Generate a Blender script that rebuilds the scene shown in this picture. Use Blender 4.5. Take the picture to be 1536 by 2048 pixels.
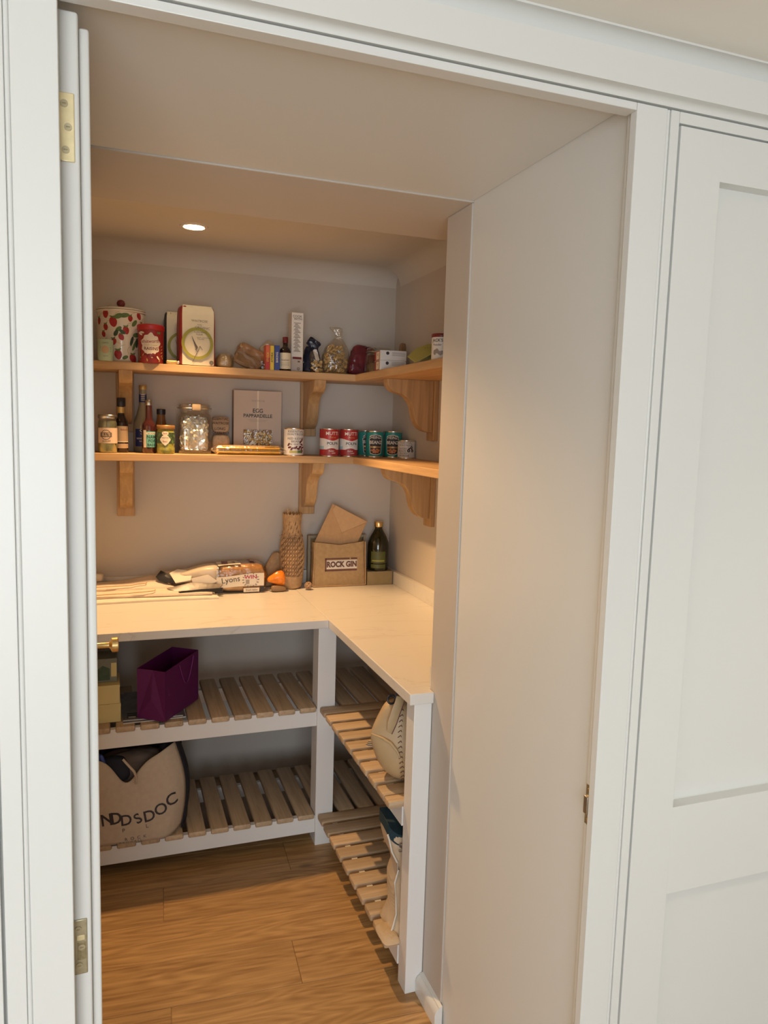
import bpy, bmesh, math, random
from mathutils import Vector, Matrix

S = bpy.context.scene
COL = S.collection
for o in list(bpy.data.objects):
    bpy.data.objects.remove(o)
PI = math.pi

# ------------------------------------------------------------------ camera
YAW, PITCH, ROLL, FPX = math.radians(19.970), math.radians(6.300), math.radians(1.663), 1495.0
cam = bpy.data.cameras.new('camera')
cam.sensor_fit = 'VERTICAL'
cam.sensor_height = 24.0
cam.lens = FPX / 2048.0 * 24.0
cam.clip_start = 0.02
camo = bpy.data.objects.new('camera', cam)
COL.objects.link(camo)
_f = Vector((math.sin(YAW) * math.cos(PITCH), math.cos(YAW) * math.cos(PITCH), -math.sin(PITCH)))
_r = Vector((math.cos(YAW), -math.sin(YAW), 0))
_u = _r.cross(_f)
_r2 = math.cos(ROLL) * _r + math.sin(ROLL) * _u
_u2 = -math.sin(ROLL) * _r + math.cos(ROLL) * _u
m = Matrix.Identity(4)
for i in range(3):
    m[i][0], m[i][1], m[i][2] = _r2[i], _u2[i], -_f[i]
m[0][3], m[1][3], m[2][3] = 0, 0, 1.62
camo.matrix_world = m
S.camera = camo

# ------------------------------------------------------------------ world, daylight, exposure
w = bpy.data.worlds.new('world')
S.world = w
w.use_nodes = True
w.node_tree.nodes['Background'].inputs[0].default_value = (0.72, 0.84, 1.0, 1)
w.node_tree.nodes['Background'].inputs[1].default_value = 1.0
S.view_settings.view_transform = 'Standard'
S.view_settings.look = 'None'
S.view_settings.gamma = 1.0
S.view_settings.use_curve_mapping = False
S.view_settings.exposure = 0.0

DAY_POWER, DAY_COL = 94.0, (0.925, 0.962, 1.0)
KITCHEN_FILL = 14.0
LAMP_POWER, LAMP_COL = 106.0, (1.0, 0.60, 0.27)


def area(name, loc, rot, sx, sy, power, col):
    l = bpy.data.lights.new(name, 'AREA')
    l.shape = 'RECTANGLE'
    l.size, l.size_y = sx, sy
    l.energy = power
    l.color = col
    o = bpy.data.objects.new(name, l)
    o.location = loc
    o.rotation_euler = rot
    COL.objects.link(o)
    return o


# daylight arriving at the kitchen window behind the camera
area('daylight_window', (-0.80, -2.72, 1.22), (math.radians(90), 0, 0), 1.9, 1.7, DAY_POWER, DAY_COL)


# ------------------------------------------------------------------ materials
MATS = {}


def nt(name):
    m = bpy.data.materials.new(name)
    m.use_nodes = True
    t = m.node_tree
    b = t.nodes['Principled BSDF']
    return m, t, b


def P(name, col, rough=0.5, metal=0.0, var=0.0, vscale=12.0, bump=0.0, bscale=200.0, coat=0.0, spec=0.5, sheen=0.0):
    """plain procedural principled material with slight tone variation and fine relief"""
    m, t, b = nt(name)
    b.inputs['Base Color'].default_value = (*col, 1)
    b.inputs['Roughness'].default_value = rough
    b.inputs['Metallic'].default_value = metal
    b.inputs['Specular IOR Level'].default_value = spec
    b.inputs['Coat Weight'].default_value = coat
    b.inputs['Sheen Weight'].default_value = sheen
    tc = t.nodes.new('ShaderNodeTexCoord')
    if var:
        n = t.nodes.new('ShaderNodeTexNoise')
        n.inputs['Scale'].default_value = vscale
        n.inputs['Detail'].default_value = 4
        t.links.new(tc.outputs['Object'], n.inputs['Vector'])
        r = t.nodes.new('ShaderNodeValToRGB')
        r.color_ramp.elements[0].position = 0.3
        r.color_ramp.elements[1].position = 0.7
        r.color_ramp.elements[0].color = (*[c * (1 - var) for c in col], 1)
        r.color_ramp.elements[1].color = (*[min(1, c * (1 + var)) for c in col], 1)
        t.links.new(n.outputs['Fac'], r.inputs[0])
        t.links.new(r.outputs[0], b.inputs['Base Color'])
    if bump:
        n2 = t.nodes.new('ShaderNodeTexNoise')
        n2.inputs['Scale'].default_value = bscale
        n2.inputs['Detail'].default_value = 3
        t.links.new(tc.outputs['Object'], n2.inputs['Vector'])
        bp = t.nodes.new('ShaderNodeBump')
        bp.inputs['Strength'].default_value = bump
        bp.inputs['Distance'].default_value = 0.002
        t.links.new(n2.outputs['Fac'], bp.inputs['Height'])
        t.links.new(bp.outputs[0], b.inputs['Normal'])
    MATS[name] = m
    return m


def wood(name, dark, light, axis='X', scale=1.0, rough=0.45, tone=0.25, rings=0.0, knots=False, bump=0.15):
    """timber with grain along one object axis; tone shifts from piece to piece"""
    m, t, b = nt(name)
    N, L = t.nodes, t.links
    tc = N.new('ShaderNodeTexCoord')
    oi = N.new('ShaderNodeObjectInfo')
    mul = N.new('ShaderNodeVectorMath'); mul.operation = 'SCALE'
    cmb = N.new('ShaderNodeCombineXYZ')
    for i in range(3):
        L.new(oi.outputs['Random'], cmb.inputs[i])
    L.new(cmb.outputs[0], mul.inputs[0]); mul.inputs['Scale'].default_value = 23.0
    add = N.new('ShaderNodeVectorMath'); add.operation = 'ADD'
    L.new(tc.outputs['Object'], add.inputs[0]); L.new(mul.outputs[0], add.inputs[1])
    mp = N.new('ShaderNodeMapping')
    sc = [38.0 * scale] * 3
    sc['XYZ'.index(axis)] = 2.2 * scale
    mp.inputs['Scale'].default_value = sc
    L.new(add.outputs[0], mp.inputs['Vector'])
    n = N.new('ShaderNodeTexNoise')
    n.inputs['Scale'].default_value = 1.0; n.inputs['Detail'].default_value = 6; n.inputs['Roughness'].default_value = 0.6
    n.inputs['Distortion'].default_value = 0.6
    L.new(mp.outputs[0], n.inputs['Vector'])
    fac = n.outputs['Fac']
    if rings:
        mp2 = N.new('ShaderNodeMapping')
        sc2 = [7.0 * scale] * 3
        sc2['XYZ'.index(axis)] = 0.9 * scale
        mp2.inputs['Scale'].default_value = sc2
        L.new(add.outputs[0], mp2.inputs['Vector'])
        n3 = N.new('ShaderNodeTexNoise'); n3.inputs['Scale'].default_value = 1.0; n3.inputs['Detail'].default_value = 1.5
        L.new(mp2.outputs[0], n3.inputs['Vector'])
        mm = N.new('ShaderNodeMath'); mm.operation = 'MULTIPLY'; mm.inputs[1].default_value = 90.0
        L.new(n3.outputs['Fac'], mm.inputs[0])
        sn = N.new('ShaderNodeMath'); sn.operation = 'SINE'; L.new(mm.outputs[0], sn.inputs[0])
        ma = N.new('ShaderNodeMath'); ma.operation = 'MULTIPLY_ADD'; ma.inputs[1].default_value = 0.16 * rings
        L.new(sn.outputs[0], ma.inputs[0]); L.new(fac, ma.inputs[2])
        fac = ma.outputs[0]
    r = N.new('ShaderNodeValToRGB')
    r.color_ramp.elements[0].position = 0.28; r.color_ramp.elements[1].position = 0.72
    r.color_ramp.elements[0].color = (*dark, 1); r.color_ramp.elements[1].color = (*light, 1)
    L.new(fac, r.inputs[0])
    hs = N.new('ShaderNodeHueSaturation')
    mr = N.new('ShaderNodeMapRange'); mr.inputs['To Min'].default_value = 1 - tone; mr.inputs['To Max'].default_value = 1 + tone
    L.new(oi.outputs['Random'], mr.inputs['Value']); L.new(mr.outputs[0], hs.inputs['Value'])
    L.new(r.outputs[0], hs.inputs['Color'])
    out = hs.outputs[0]
    if knots:
        v = N.new('ShaderNodeTexVoronoi'); v.inputs['Scale'].default_value = 3.1
        mp4 = N.new('ShaderNodeMapping'); mp4.inputs['Scale'].default_value = (0.55, 1.0, 1.0)
        L.new(add.outputs[0], mp4.inputs['Vector']); L.new(mp4.outputs[0], v.inputs['Vector'])
        kr = N.new('ShaderNodeValToRGB')
        kr.color_ramp.elements[0].position = 0.02; kr.color_ramp.elements[1].position = 0.075
        kr.color_ramp.elements[0].color = (0.12, 0.06, 0.03, 1); kr.color_ramp.elements[1].color = (1, 1, 1, 1)
        L.new(v.outputs['Distance'], kr.inputs[0])
        mx = N.new('ShaderNodeMixRGB'); mx.blend_type = 'MULTIPLY'; mx.inputs[0].default_value = 0.8
        L.new(out, mx.inputs[1]); L.new(kr.outputs[0], mx.inputs[2])
        out = mx.outputs[0]
    L.new(out, b.inputs['Base Color'])
    b.inputs['Roughness'].default_value = rough
    bp = N.new('ShaderNodeBump'); bp.inputs['Strength'].default_value = bump; bp.inputs['Distance'].default_value = 0.002
    L.new(fac, bp.inputs['Height']); L.new(bp.outputs[0], b.inputs['Normal'])
    MATS[name] = m
    return m


def thin_clear(name, tint=(1, 1, 1), gloss=0.12, rough=0.05, wrinkle=0.0):
    """thin glass or clear film: mostly lets light through, shines a little"""
    m = bpy.data.materials.new(name); m.use_nodes = True
    t = m.node_tree; N, L = t.nodes, t.links
    N.remove(N['Principled BSDF'])
    out = N['Material Output']
    tr = N.new('ShaderNodeBsdfTransparent'); tr.inputs[0].default_value = (*tint, 1)
    gl = N.new('ShaderNodeBsdfGlossy'); gl.inputs['Roughness'].default_value = rough
    gl.inputs[0].default_value = (0.95, 0.95, 0.95, 1)
    fr = N.new('ShaderNodeLayerWeight'); fr.inputs[0].default_value = 0.35
    ma = N.new('ShaderNodeMath'); ma.operation = 'MULTIPLY_ADD'; ma.inputs[1].default_value = 0.5; ma.inputs[2].default_value = gloss
    ma.use_clamp = True
    L.new(fr.outputs['Facing'], ma.inputs[0])
    mx = N.new('ShaderNodeMixShader')
    L.new(ma.outputs[0], mx.inputs[0]); L.new(tr.outputs[0], mx.inputs[1]); L.new(gl.outputs[0], mx.inputs[2])
    L.new(mx.outputs[0], out.inputs[0])
    if wrinkle:
        tc = N.new('ShaderNodeTexCoord'); n = N.new('ShaderNodeTexNoise'); n.inputs['Scale'].default_value = 45
        n.inputs['Detail'].default_value = 3
        L.new(tc.outputs['Object'], n.inputs['Vector'])
        bp = N.new('ShaderNodeBump'); bp.inputs['Strength'].default_value = wrinkle; bp.inputs['Distance'].default_value = 0.01
        L.new(n.outputs['Fac'], bp.inputs['Height']); L.new(bp.outputs[0], gl.inputs['Normal'])
    MATS[name] = m
    return m


def weave(name, c1, c2, scale=260.0, rough=0.85):
    m, t, b = nt(name)
    N, L = t.nodes, t.links
    tc = N.new('ShaderNodeTexCoord')
    facs = []
    for ax in ('X', 'Z'):
        wv = N.new('ShaderNodeTexWave'); wv.bands_direction = ax
        wv.inputs['Scale'].default_value = scale; wv.inputs['Distortion'].default_value = 2.5
        wv.inputs['Detail'].default_value = 2; wv.inputs['Detail Scale'].default_value = 0.6
        L.new(tc.outputs['Object'], wv.inputs['Vector'])
        facs.append(wv.outputs['Fac'])
    mu = N.new('ShaderNodeMath'); mu.operation = 'MULTIPLY'
    L.new(facs[0], mu.inputs[0]); L.new(facs[1], mu.inputs[1])
    n = N.new('ShaderNodeTexNoise'); n.inputs['Scale'].default_value = 60; L.new(tc.outputs['Object'], n.inputs['Vector'])
    ad = N.new('ShaderNodeMath'); ad.operation = 'MULTIPLY_ADD'; ad.inputs[1].default_value = 0.5
    L.new(n.outputs['Fac'], ad.inputs[0]); L.new(mu.outputs[0], ad.inputs[2])
    r = N.new('ShaderNodeValToRGB')
    r.color_ramp.elements[0].position = 0.15; r.color_ramp.elements[1].position = 0.9
    r.color_ramp.elements[0].color = (*c1, 1); r.color_ramp.elements[1].color = (*c2, 1)
    L.new(ad.outputs[0], r.inputs[0]); L.new(r.outputs[0], b.inputs['Base Color'])
    b.inputs['Roughness'].default_value = rough
    bp = N.new('ShaderNodeBump'); bp.inputs['Strength'].default_value = 0.4; bp.inputs['Distance'].default_value = 0.001
    L.new(ad.outputs[0], bp.inputs['Height']); L.new(bp.outputs[0], b.inputs['Normal'])
    MATS[name] = m
    return m


def quartz(name):
    m, t, b = nt(name)
    N, L = t.nodes, t.links
    tc = N.new('ShaderNodeTexCoord')
    mp = N.new('ShaderNodeMapping'); mp.inputs['Scale'].default_value = (0.55, 2.6, 2.0); mp.inputs['Rotation'].default_value = (0, 0, 0.12)
    L.new(tc.outputs['Object'], mp.inputs['Vector'])
    n = N.new('ShaderNodeTexNoise'); n.inputs['Scale'].default_value = 1.6; n.inputs['Detail'].default_value = 5; n.inputs['Distortion'].default_value = 1.2
    L.new(mp.outputs[0], n.inputs['Vector'])
    a = N.new('ShaderNodeMath'); a.operation = 'SUBTRACT'; a.inputs[1].default_value = 0.5; L.new(n.outputs['Fac'], a.inputs[0])
    ab = N.new('ShaderNodeMath'); ab.operation = 'ABSOLUTE'; L.new(a.outputs[0], ab.inputs[0])
    r = N.new('ShaderNodeValToRGB')
    r.color_ramp.elements[0].position = 0.0; r.color_ramp.elements[1].position = 0.006
    r.color_ramp.elements[0].color = (0.65, 0.61, 0.56, 1); r.color_ramp.elements[1].color = (0.74, 0.72, 0.68, 1)
    L.new(ab.outputs[0], r.inputs[0]); L.new(r.outputs[0], b.inputs['Base Color'])
    b.inputs['Roughness'].default_value = 0.3
    MATS[name] = m
    return m


P('cabinet_paint', (0.76, 0.765, 0.74), 0.38, bump=0.03, bscale=60)
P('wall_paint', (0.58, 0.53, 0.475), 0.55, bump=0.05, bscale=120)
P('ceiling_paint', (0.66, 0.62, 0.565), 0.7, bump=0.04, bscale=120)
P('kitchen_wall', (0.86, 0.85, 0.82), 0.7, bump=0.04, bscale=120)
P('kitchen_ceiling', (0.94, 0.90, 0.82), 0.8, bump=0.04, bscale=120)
P('unit_paint', (0.80, 0.80, 0.79), 0.4, bump=0.03, bscale=80)
P('shadow_gap', (0.05, 0.05, 0.055), 0.9, var=0.1)
wood('oak_shelf', (0.43, 0.26, 0.12), (0.66, 0.43, 0.22), 'X', 1.0, 0.5, 0.06)
wood('oak_shelf_y', (0.43, 0.26, 0.12), (0.66, 0.43, 0.22), 'Y', 1.0, 0.5, 0.06)
wood('oak_bracket', (0.36, 0.22, 0.1), (0.56, 0.36, 0.18), 'Z', 1.3, 0.5, 0.06)
wood('slat_y', (0.40, 0.285, 0.175), (0.61, 0.455, 0.29), 'Y', 1.6, 0.55, 0.12)
wood('slat_x', (0.40, 0.285, 0.175), (0.61, 0.455, 0.29), 'X', 1.6, 0.55, 0.12)
wood('floor_oak', (0.30, 0.16, 0.055), (0.57, 0.35, 0.145), 'X', 1.5, 0.42, 0.10, rings=0.45, knots=True, bump=0.2)
quartz('quartz')
P('floor_base', (0.38, 0.27, 0.16), 0.45, var=0.2, vscale=6)
P('brass', (0.78, 0.56, 0.25), 0.28, 1.0, var=0.1, vscale=60)
P('brass_pale', (0.80, 0.69, 0.42), 0.42, 0.55, var=0.06, vscale=80)
P('brass_dull', (0.45, 0.40, 0.27), 0.42, 0.8, var=0.15, vscale=90)
P('steel', (0.62, 0.61, 0.58), 0.28, 1.0, var=0.08, vscale=50)
P('tin_metal', (0.66, 0.6, 0.5), 0.3, 1.0, var=0.06, vscale=50)
P('screw_dark', (0.32, 0.26, 0.14), 0.5, 0.5, var=0.2, vscale=300)
P('white_print', (0.82, 0.80, 0.75), 0.55, var=0.03)
P('ink', (0.035, 0.03, 0.035), 0.6, var=0.1)
P('ink_soft', (0.16, 0.13, 0.11), 0.6, var=0.1)
P('ink_grey', (0.34, 0.3, 0.27), 0.6, var=0.1)
P('gold_print', (0.62, 0.44, 0.17), 0.4, 0.4, var=0.08)
P('cream', (0.80, 0.73, 0.56), 0.65, var=0.04)
P('cream_pale', (0.78, 0.71, 0.60), 0.65, var=0.04)
P('red', (0.48, 0.028, 0.03), 0.4, var=0.08)
P('red_deep', (0.34, 0.03, 0.03), 0.45, var=0.1)
P('red_dark', (0.17, 0.018, 0.022), 0.35, var=0.15)
P('black_plastic', (0.018, 0.02, 0.028), 0.35, var=0.15)
P('navy', (0.025, 0.045, 0.16), 0.45, var=0.1)
P('black_pack', (0.03, 0.032, 0.04), 0.5, var=0.12)
P('olive_print', (0.36, 0.35, 0.06), 0.55, var=0.06)
P('green_leaf', (0.12, 0.2, 0.07), 0.5, var=0.2, vscale=60)
P('green_dark', (0.05, 0.09, 0.05), 0.5, var=0.2, vscale=60)
P('mint', (0.44, 0.58, 0.44), 0.45, var=0.05)
P('teal', (0.02, 0.27, 0.24), 0.4, var=0.05)
P('teal_label', (0.13, 0.42, 0.37), 0.5, var=0.05)
P('yellow_pack', (0.75, 0.56, 0.06), 0.45, var=0.04)
P('orange_pack', (0.70, 0.14, 0.06), 0.45, var=0.1)
P('blue_pack', (0.04, 0.07, 0.30), 0.4, var=0.08)
P('kraft_bag', (0.36, 0.2, 0.1), 0.35, var=0.2, vscale=25, bump=0.3, bscale=30)
P('kraft_dark', (0.25, 0.15, 0.075), 0.45, var=0.2, vscale=25)
P('bun', (0.60, 0.44, 0.24), 0.55, var=0.25, vscale=25)
P('bread_crust', (0.44, 0.22, 0.07), 0.55, var=0.3, vscale=30)
P('cashew', (0.66, 0.46, 0.2), 0.5, var=0.2, vscale=60)
P('foil', (0.70, 0.70, 0.66), 0.36, 0.7, var=0.12, vscale=35, bump=0.4, bscale=60)
P('pasta', (0.66, 0.40, 0.07), 0.45, var=0.15, vscale=40)
P('pasta_pale', (0.62, 0.45, 0.13), 0.5, var=0.2, vscale=40)
P('rice', (0.66, 0.50, 0.33), 0.6, var=0.15, vscale=90)
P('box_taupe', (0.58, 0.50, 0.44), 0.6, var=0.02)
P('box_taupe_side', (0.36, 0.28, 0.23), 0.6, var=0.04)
P('pickle', (0.34, 0.34, 0.12), 0.4, var=0.35, vscale=45)
P('pickle_top', (0.18, 0.19, 0.13), 0.3, var=0.2, vscale=45)
P('pesto', (0.34, 0.33, 0.07), 0.35, var=0.3, vscale=70)
P('jar_lid_brown', (0.36, 0.19, 0.07), 0.4, 0.4, var=0.1)
P('dark_glass', (0.022, 0.012, 0.012), 0.08, coat=0.6, var=0.1)
P('dark_red_glass', (0.055, 0.014, 0.014), 0.08, coat=0.6, var=0.1)
P('amber_glass', (0.22, 0.10, 0.03), 0.1, coat=0.5, var=0.1)
P('olive_glass', (0.012, 0.013, 0.004), 0.08, coat=0.4, var=0.1)
P('pale_glass', (0.34, 0.32, 0.24), 0.1, coat=0.6, var=0.1)
P('oil_label', (0.085, 0.10, 0.022), 0.5, var=0.15, vscale=30)
P('blue_label', (0.02, 0.04, 0.19), 0.5, var=0.05)
P('tan_label', (0.54, 0.40, 0.26), 0.55, var=0.04)
P('pink_label', (0.74, 0.56, 0.44), 0.55, var=0.03)
P('can_white', (0.74, 0.72, 0.70), 0.38, var=0.03)
P('can_blue', (0.42, 0.55, 0.6), 0.38, var=0.06)
P('bean_orange', (0.62, 0.2, 0.05), 0.45, var=0.2, vscale=80)
P('bean_red', (0.12, 0.02, 0.03), 0.4, var=0.2)
P('fruit_red', (0.40, 0.03, 0.03), 0.35, var=0.25, vscale=90)
P('enamel', (0.80, 0.74, 0.64), 0.22, coat=0.5, var=0.02)
P('purple', (0.105, 0.005, 0.088), 0.45, var=0.05)
P('purple_dark', (0.05, 0.004, 0.045), 0.55, var=0.05)
P('purple_cord', (0.2, 0.03, 0.17), 0.6, var=0.1)
P('yellow_box', (0.66, 0.56, 0.26), 0.6, var=0.03)
P('grey_green', (0.20, 0.21, 0.17), 0.5, var=0.2, vscale=20)
P('magazine', (0.17, 0.165, 0.17), 0.3, var=0.35, vscale=18)
P('paper_edge', (0.7, 0.69, 0.66), 0.7, var=0.04)
weave('canvas', (0.48, 0.39, 0.29), (0.70, 0.59, 0.46), 330)
weave('canvas_warm', (0.52, 0.40, 0.27), (0.72, 0.58, 0.41), 330)
weave('jute', (0.33, 0.205, 0.09), (0.62, 0.44, 0.24), 190)
P('navy_cloth', (0.02, 0.022, 0.035), 0.8, var=0.2, vscale=40)
P('teal_cloth', (0.01, 0.035, 0.05), 0.8, var=0.2, vscale=40)
P('brown_cloth', (0.14, 0.11, 0.095), 0.8, var=0.25, vscale=20, bump=0.3, bscale=30)
P('leather_cream', (0.50, 0.36, 0.20), 0.45, var=0.06, vscale=20, bump=0.06, bscale=200)
P('leather_edge', (0.14, 0.055, 0.04), 0.5, var=0.2)
P('kraft_paper', (0.50, 0.31, 0.155), 0.7, var=0.06, vscale=60)
P('kraft_flap', (0.56, 0.355, 0.185), 0.7, var=0.05, vscale=60)
P('kraft_wrap', (0.50, 0.32, 0.165), 0.7, var=0.14, vscale=60, bump=0.2, bscale=80)
P('wrap_inside', (0.07, 0.016, 0.018), 0.6, var=0.3, vscale=60)
P('cardboard_olive', (0.33, 0.25, 0.12), 0.55, var=0.12, vscale=18)
P('board_grey', (0.32, 0.27, 0.19), 0.6, var=0.1)
P('towel', (0.80, 0.66, 0.54), 0.85, var=0.05, vscale=25, bump=0.25, bscale=350)
P('towel_pale', (0.82, 0.75, 0.66), 0.85, var=0.05, vscale=25, bump=0.25, bscale=350)
P('orange_film', (0.85, 0.23, 0.02), 0.25, var=0.25, vscale=50, bump=0.8, bscale=50)
P('bag_print', (0.64, 0.55, 0.43), 0.35, var=0.12, vscale=12, bump=0.5, bscale=28)
P('bag_print_dark', (0.2, 0.165, 0.14), 0.35, var=0.5, vscale=22, bump=0.5, bscale=30)
P('label_white', (0.75, 0.70, 0.62), 0.5, var=0.04)
P('magenta_ink', (0.42, 0.02, 0.08), 0.5, var=0.05)
P('burgundy_bag', (0.17, 0.02, 0.028), 0.3, var=0.4, vscale=20, bump=0.5, bscale=30)
P('navy_bag', (0.02, 0.024, 0.045), 0.28, var=0.5, vscale=18, bump=0.5, bscale=30)
P('lime_card', (0.46, 0.44, 0.12), 0.6, var=0.05)
P('raffia', (0.42, 0.27, 0.16), 0.75, var=0.2, vscale=90)
thin_clear('clear_glass', (0.95, 0.96, 0.94), 0.08, 0.04)
thin_clear('clear_film', (0.97, 0.95, 0.9), 0.1, 0.14, wrinkle=0.8)
thin_clear('window_glass', (0.98, 0.99, 0.99), 0.02, 0.02)


def emit(name, col, strength):
    m = bpy.data.materials.new(name); m.use_nodes = True
    t = m.node_tree
    b = t.nodes['Principled BSDF']
    b.inputs['Base Color'].default_value = (*col, 1)
    b.inputs['Emission Color'].default_value = (*col, 1)
    b.inputs['Emission Strength'].default_value = strength
    MATS[name] = m


emit('lamp_glow', (1.0, 0.76, 0.45), 34.0)


# ------------------------------------------------------------------ helpers
def tag(o, label=None, cat=None, group=None, kind=None):
    if label: o['label'] = label
    if cat: o['category'] = cat
    if group: o['group'] = group
    if kind: o['kind'] = kind
    return o


def thing(name, label, cat, loc=(0, 0, 0), rz=0.0, group=None, kind=None):
    o = bpy.data.objects.new(name, None)
    o.empty_display_size = 0.05
    COL.objects.link(o)
    if loc[1] > 3.0 and loc[2] > 1.45 and cat not in ('bracket', 'light', 'pot', 'tub'):
        loc = (loc[0] * SHELF_K, loc[1] * SHELF_K, loc[2])
    o.location = loc
    o.rotation_euler = (0, 0, rz)
    return tag(o, label, cat, group, kind)


def link(name, me, mat, parent=None, loc=None, rot=None):
    o = bpy.data.objects.new(name, me)
    COL.objects.link(o)
    if mat and not me.materials:
        me.materials.append(MATS[mat])
    if parent: o.parent = parent
    if loc: o.location = loc
    if rot: o.rotation_euler = rot
    return o


def copy_tree(o, parent=None):
    c = o.copy(); COL.objects.link(c); c.parent = parent
    for ch in list(o.children):
        copy_tree(ch, c)
    return c


class MB:
    def __init__(s):
        s.v = []; s.f = []

    def add(s, vs, fs):
        b = len(s.v)
        s.v += [tuple(p) for p in vs]
        s.f += [tuple(i + b for i in f) for f in fs]
        return s

    def box(s, x0, x1, y0, y1, z0, z1):
        return s.add([(x0, y0, z0), (x1, y0, z0), (x1, y1, z0), (x0, y1, z0), (x0, y0, z1), (x1, y0, z1), (x1, y1, z1), (x0, y1, z1)],
                     [(0, 3, 2, 1), (4, 5, 6, 7), (0, 1, 5, 4), (1, 2, 6, 5), (2, 3, 7, 6), (3, 0, 4, 7)])

    def prism(s, pts, axis, a0, a1):
        """closed 2D outline extruded along an axis: X -> pts are (y,z), Y -> (x,z), Z -> (x,y)"""
        n = len(pts)
        def p3(p, a):
            return {'X': (a, p[0], p[1]), 'Y': (p[0], a, p[1]), 'Z': (p[0], p[1], a)}[axis]
        vs = [p3(p, a0) for p in pts] + [p3(p, a1) for p in pts]
        fs = [tuple(range(n)), tuple(range(2 * n - 1, n - 1, -1))]
        fs += [(i, n + i, n + (i + 1) % n, (i + 1) % n) for i in range(n)]
        return s.add(vs, fs)

    def lathe(s, prof, n=32, cx=0, cy=0, cz=0):
        vs, fs = [], []
        for r, z in prof:
            for k in range(n):
                a = 2 * PI * k / n
                vs.append((cx + r * math.cos(a), cy + r * math.sin(a), cz + z))
        for j in range(len(prof) - 1):
            for k in range(n):
                fs.append((j * n + k, j * n + (k + 1) % n, (j + 1) * n + (k + 1) % n, (j + 1) * n + k))
        if prof[0][0] > 1e-6: fs.append(tuple(range(n - 1, -1, -1)))
        if prof[-1][0] > 1e-6: fs.append(tuple((len(prof) - 1) * n + k for k in range(n)))
        return s.add(vs, fs)

    def rings(s, rings, cap=True):
        n = len(rings[0]); vs = [p for r in rings for p in r]; fs = []
        for j in range(len(rings) - 1):
            for k in range(n):
                fs.append((j * n + k, j * n + (k + 1) % n, (j + 1) * n + (k + 1) % n, (j + 1) * n + k))
        if cap:
            fs.append(tuple(range(n - 1, -1, -1)))
            fs.append(tuple((len(rings) - 1) * n + k for k in range(n)))
        return s.add(vs, fs)

    def tube(s, path, r, n=8, closed=False):
        path = [Vector(p) for p in path]; R = []
        L = len(path)
        for i, p in enumerate(path):
            if closed: d = path[(i + 1) % L] - path[i - 1]
            else: d = path[min(i + 1, L - 1)] - path[max(i - 1, 0)]
            d = d.normalized() if d.length > 1e-9 else Vector((0, 0, 1))
            a = d.cross(Vector((0, 0, 1)))
            if a.length < 1e-3: a = d.cross(Vector((1, 0, 0)))
            a.normalize(); b = d.cross(a)
            rr = r[i] if isinstance(r, (list, tuple)) else r
            R.append([p + rr * (math.cos(2 * PI * k / n) * a + math.sin(2 * PI * k / n) * b) for k in range(n)])
        if closed:
            R.append(R[0]); return s.rings(R, cap=False)
        return s.rings(R)

    def ball(s, c, rx, ry=None, rz=None, n=12, k=8):
        ry = ry or rx; rz = rz or rx
        prof = [(max(1e-7, math.sin(PI * i / k)), -math.cos(PI * i / k)) for i in range(k + 1)]
        vs, fs = [], []
        for r, z in prof:
            for q in range(n):
                a = 2 * PI * q / n
                vs.append((c[0] + rx * r * math.cos(a), c[1] + ry * r * math.sin(a), c[2] + rz * z))
        for j in range(k):
            for q in range(n):
                fs.append((j * n + q, j * n + (q + 1) % n, (j + 1) * n + (q + 1) % n, (j + 1) * n + q))
        return s.add(vs, fs)

    def mesh(s, name, smooth=None, bevel=0.0, seg=2):
        me = bpy.data.meshes.new(name)
        me.from_pydata(s.v, [], s.f)
        bm = bmesh.new(); bm.from_mesh(me)
        bmesh.ops.remove_doubles(bm, verts=bm.verts, dist=1e-6)
        bmesh.ops.recalc_face_normals(bm, faces=bm.faces)
        if bevel:
            es = [e for e in bm.edges if len(e.link_faces) == 2 and e.calc_face_angle(0) > 0.5]
            bmesh.ops.bevel(bm, geom=es, offset=bevel, segments=seg, affect='EDGES', profile=0.5, clamp_overlap=True)
        bm.to_mesh(me); bm.free()
        if smooth or bevel:
            for p in me.polygons: p.use_smooth = True
            me.set_sharp_from_angle(angle=math.radians(smooth or 20))
        return me

    def build(s, name, mat, parent=None, loc=None, rot=None, smooth=None, bevel=0.0, seg=2, sub=0):
        o = link(name, s.mesh(name, smooth, bevel, seg), mat, parent, loc, rot)
        if sub:
            md = o.modifiers.new('subdivision', 'SUBSURF'); md.levels = sub; md.render_levels = sub
        return o


def box(name, mat, x0, x1, y0, y1, z0, z1, parent=None, bevel=0.0015, seg=2):
    return MB().box(x0, x1, y0, y1, z0, z1).build(name, mat, parent, bevel=bevel, seg=seg)


def soft_rings(levels, n=32, wr=0.0, seed=1, ex=2.0):
    """stack of rounded cross-sections (z, cx, cy, rx, ry[, exponent]) with gentle creases"""
    rnd = random.Random(seed)
    ph = [(rnd.uniform(0, 6.28), rnd.randint(2, 6), rnd.uniform(30, 90), rnd.uniform(0.4, 1)) for _ in range(5)]
    R = []
    for lv in levels:
        z, cx, cy, rx, ry = lv[:5]; e = lv[5] if len(lv) > 5 else ex
        ring = []
        for k in range(n):
            a = 2 * PI * k / n
            c, s_ = math.cos(a), math.sin(a)
            x = math.copysign(abs(c) ** (2 / e), c); y = math.copysign(abs(s_) ** (2 / e), s_)
            w = sum(q[3] * math.sin(q[1] * a + q[2] * z + q[0]) for q in ph) * wr / 2
            ring.append((cx + (rx + w) * x, cy + (ry + w) * y, z + w * 0.3))
        R.append(ring)
    return R


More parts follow.
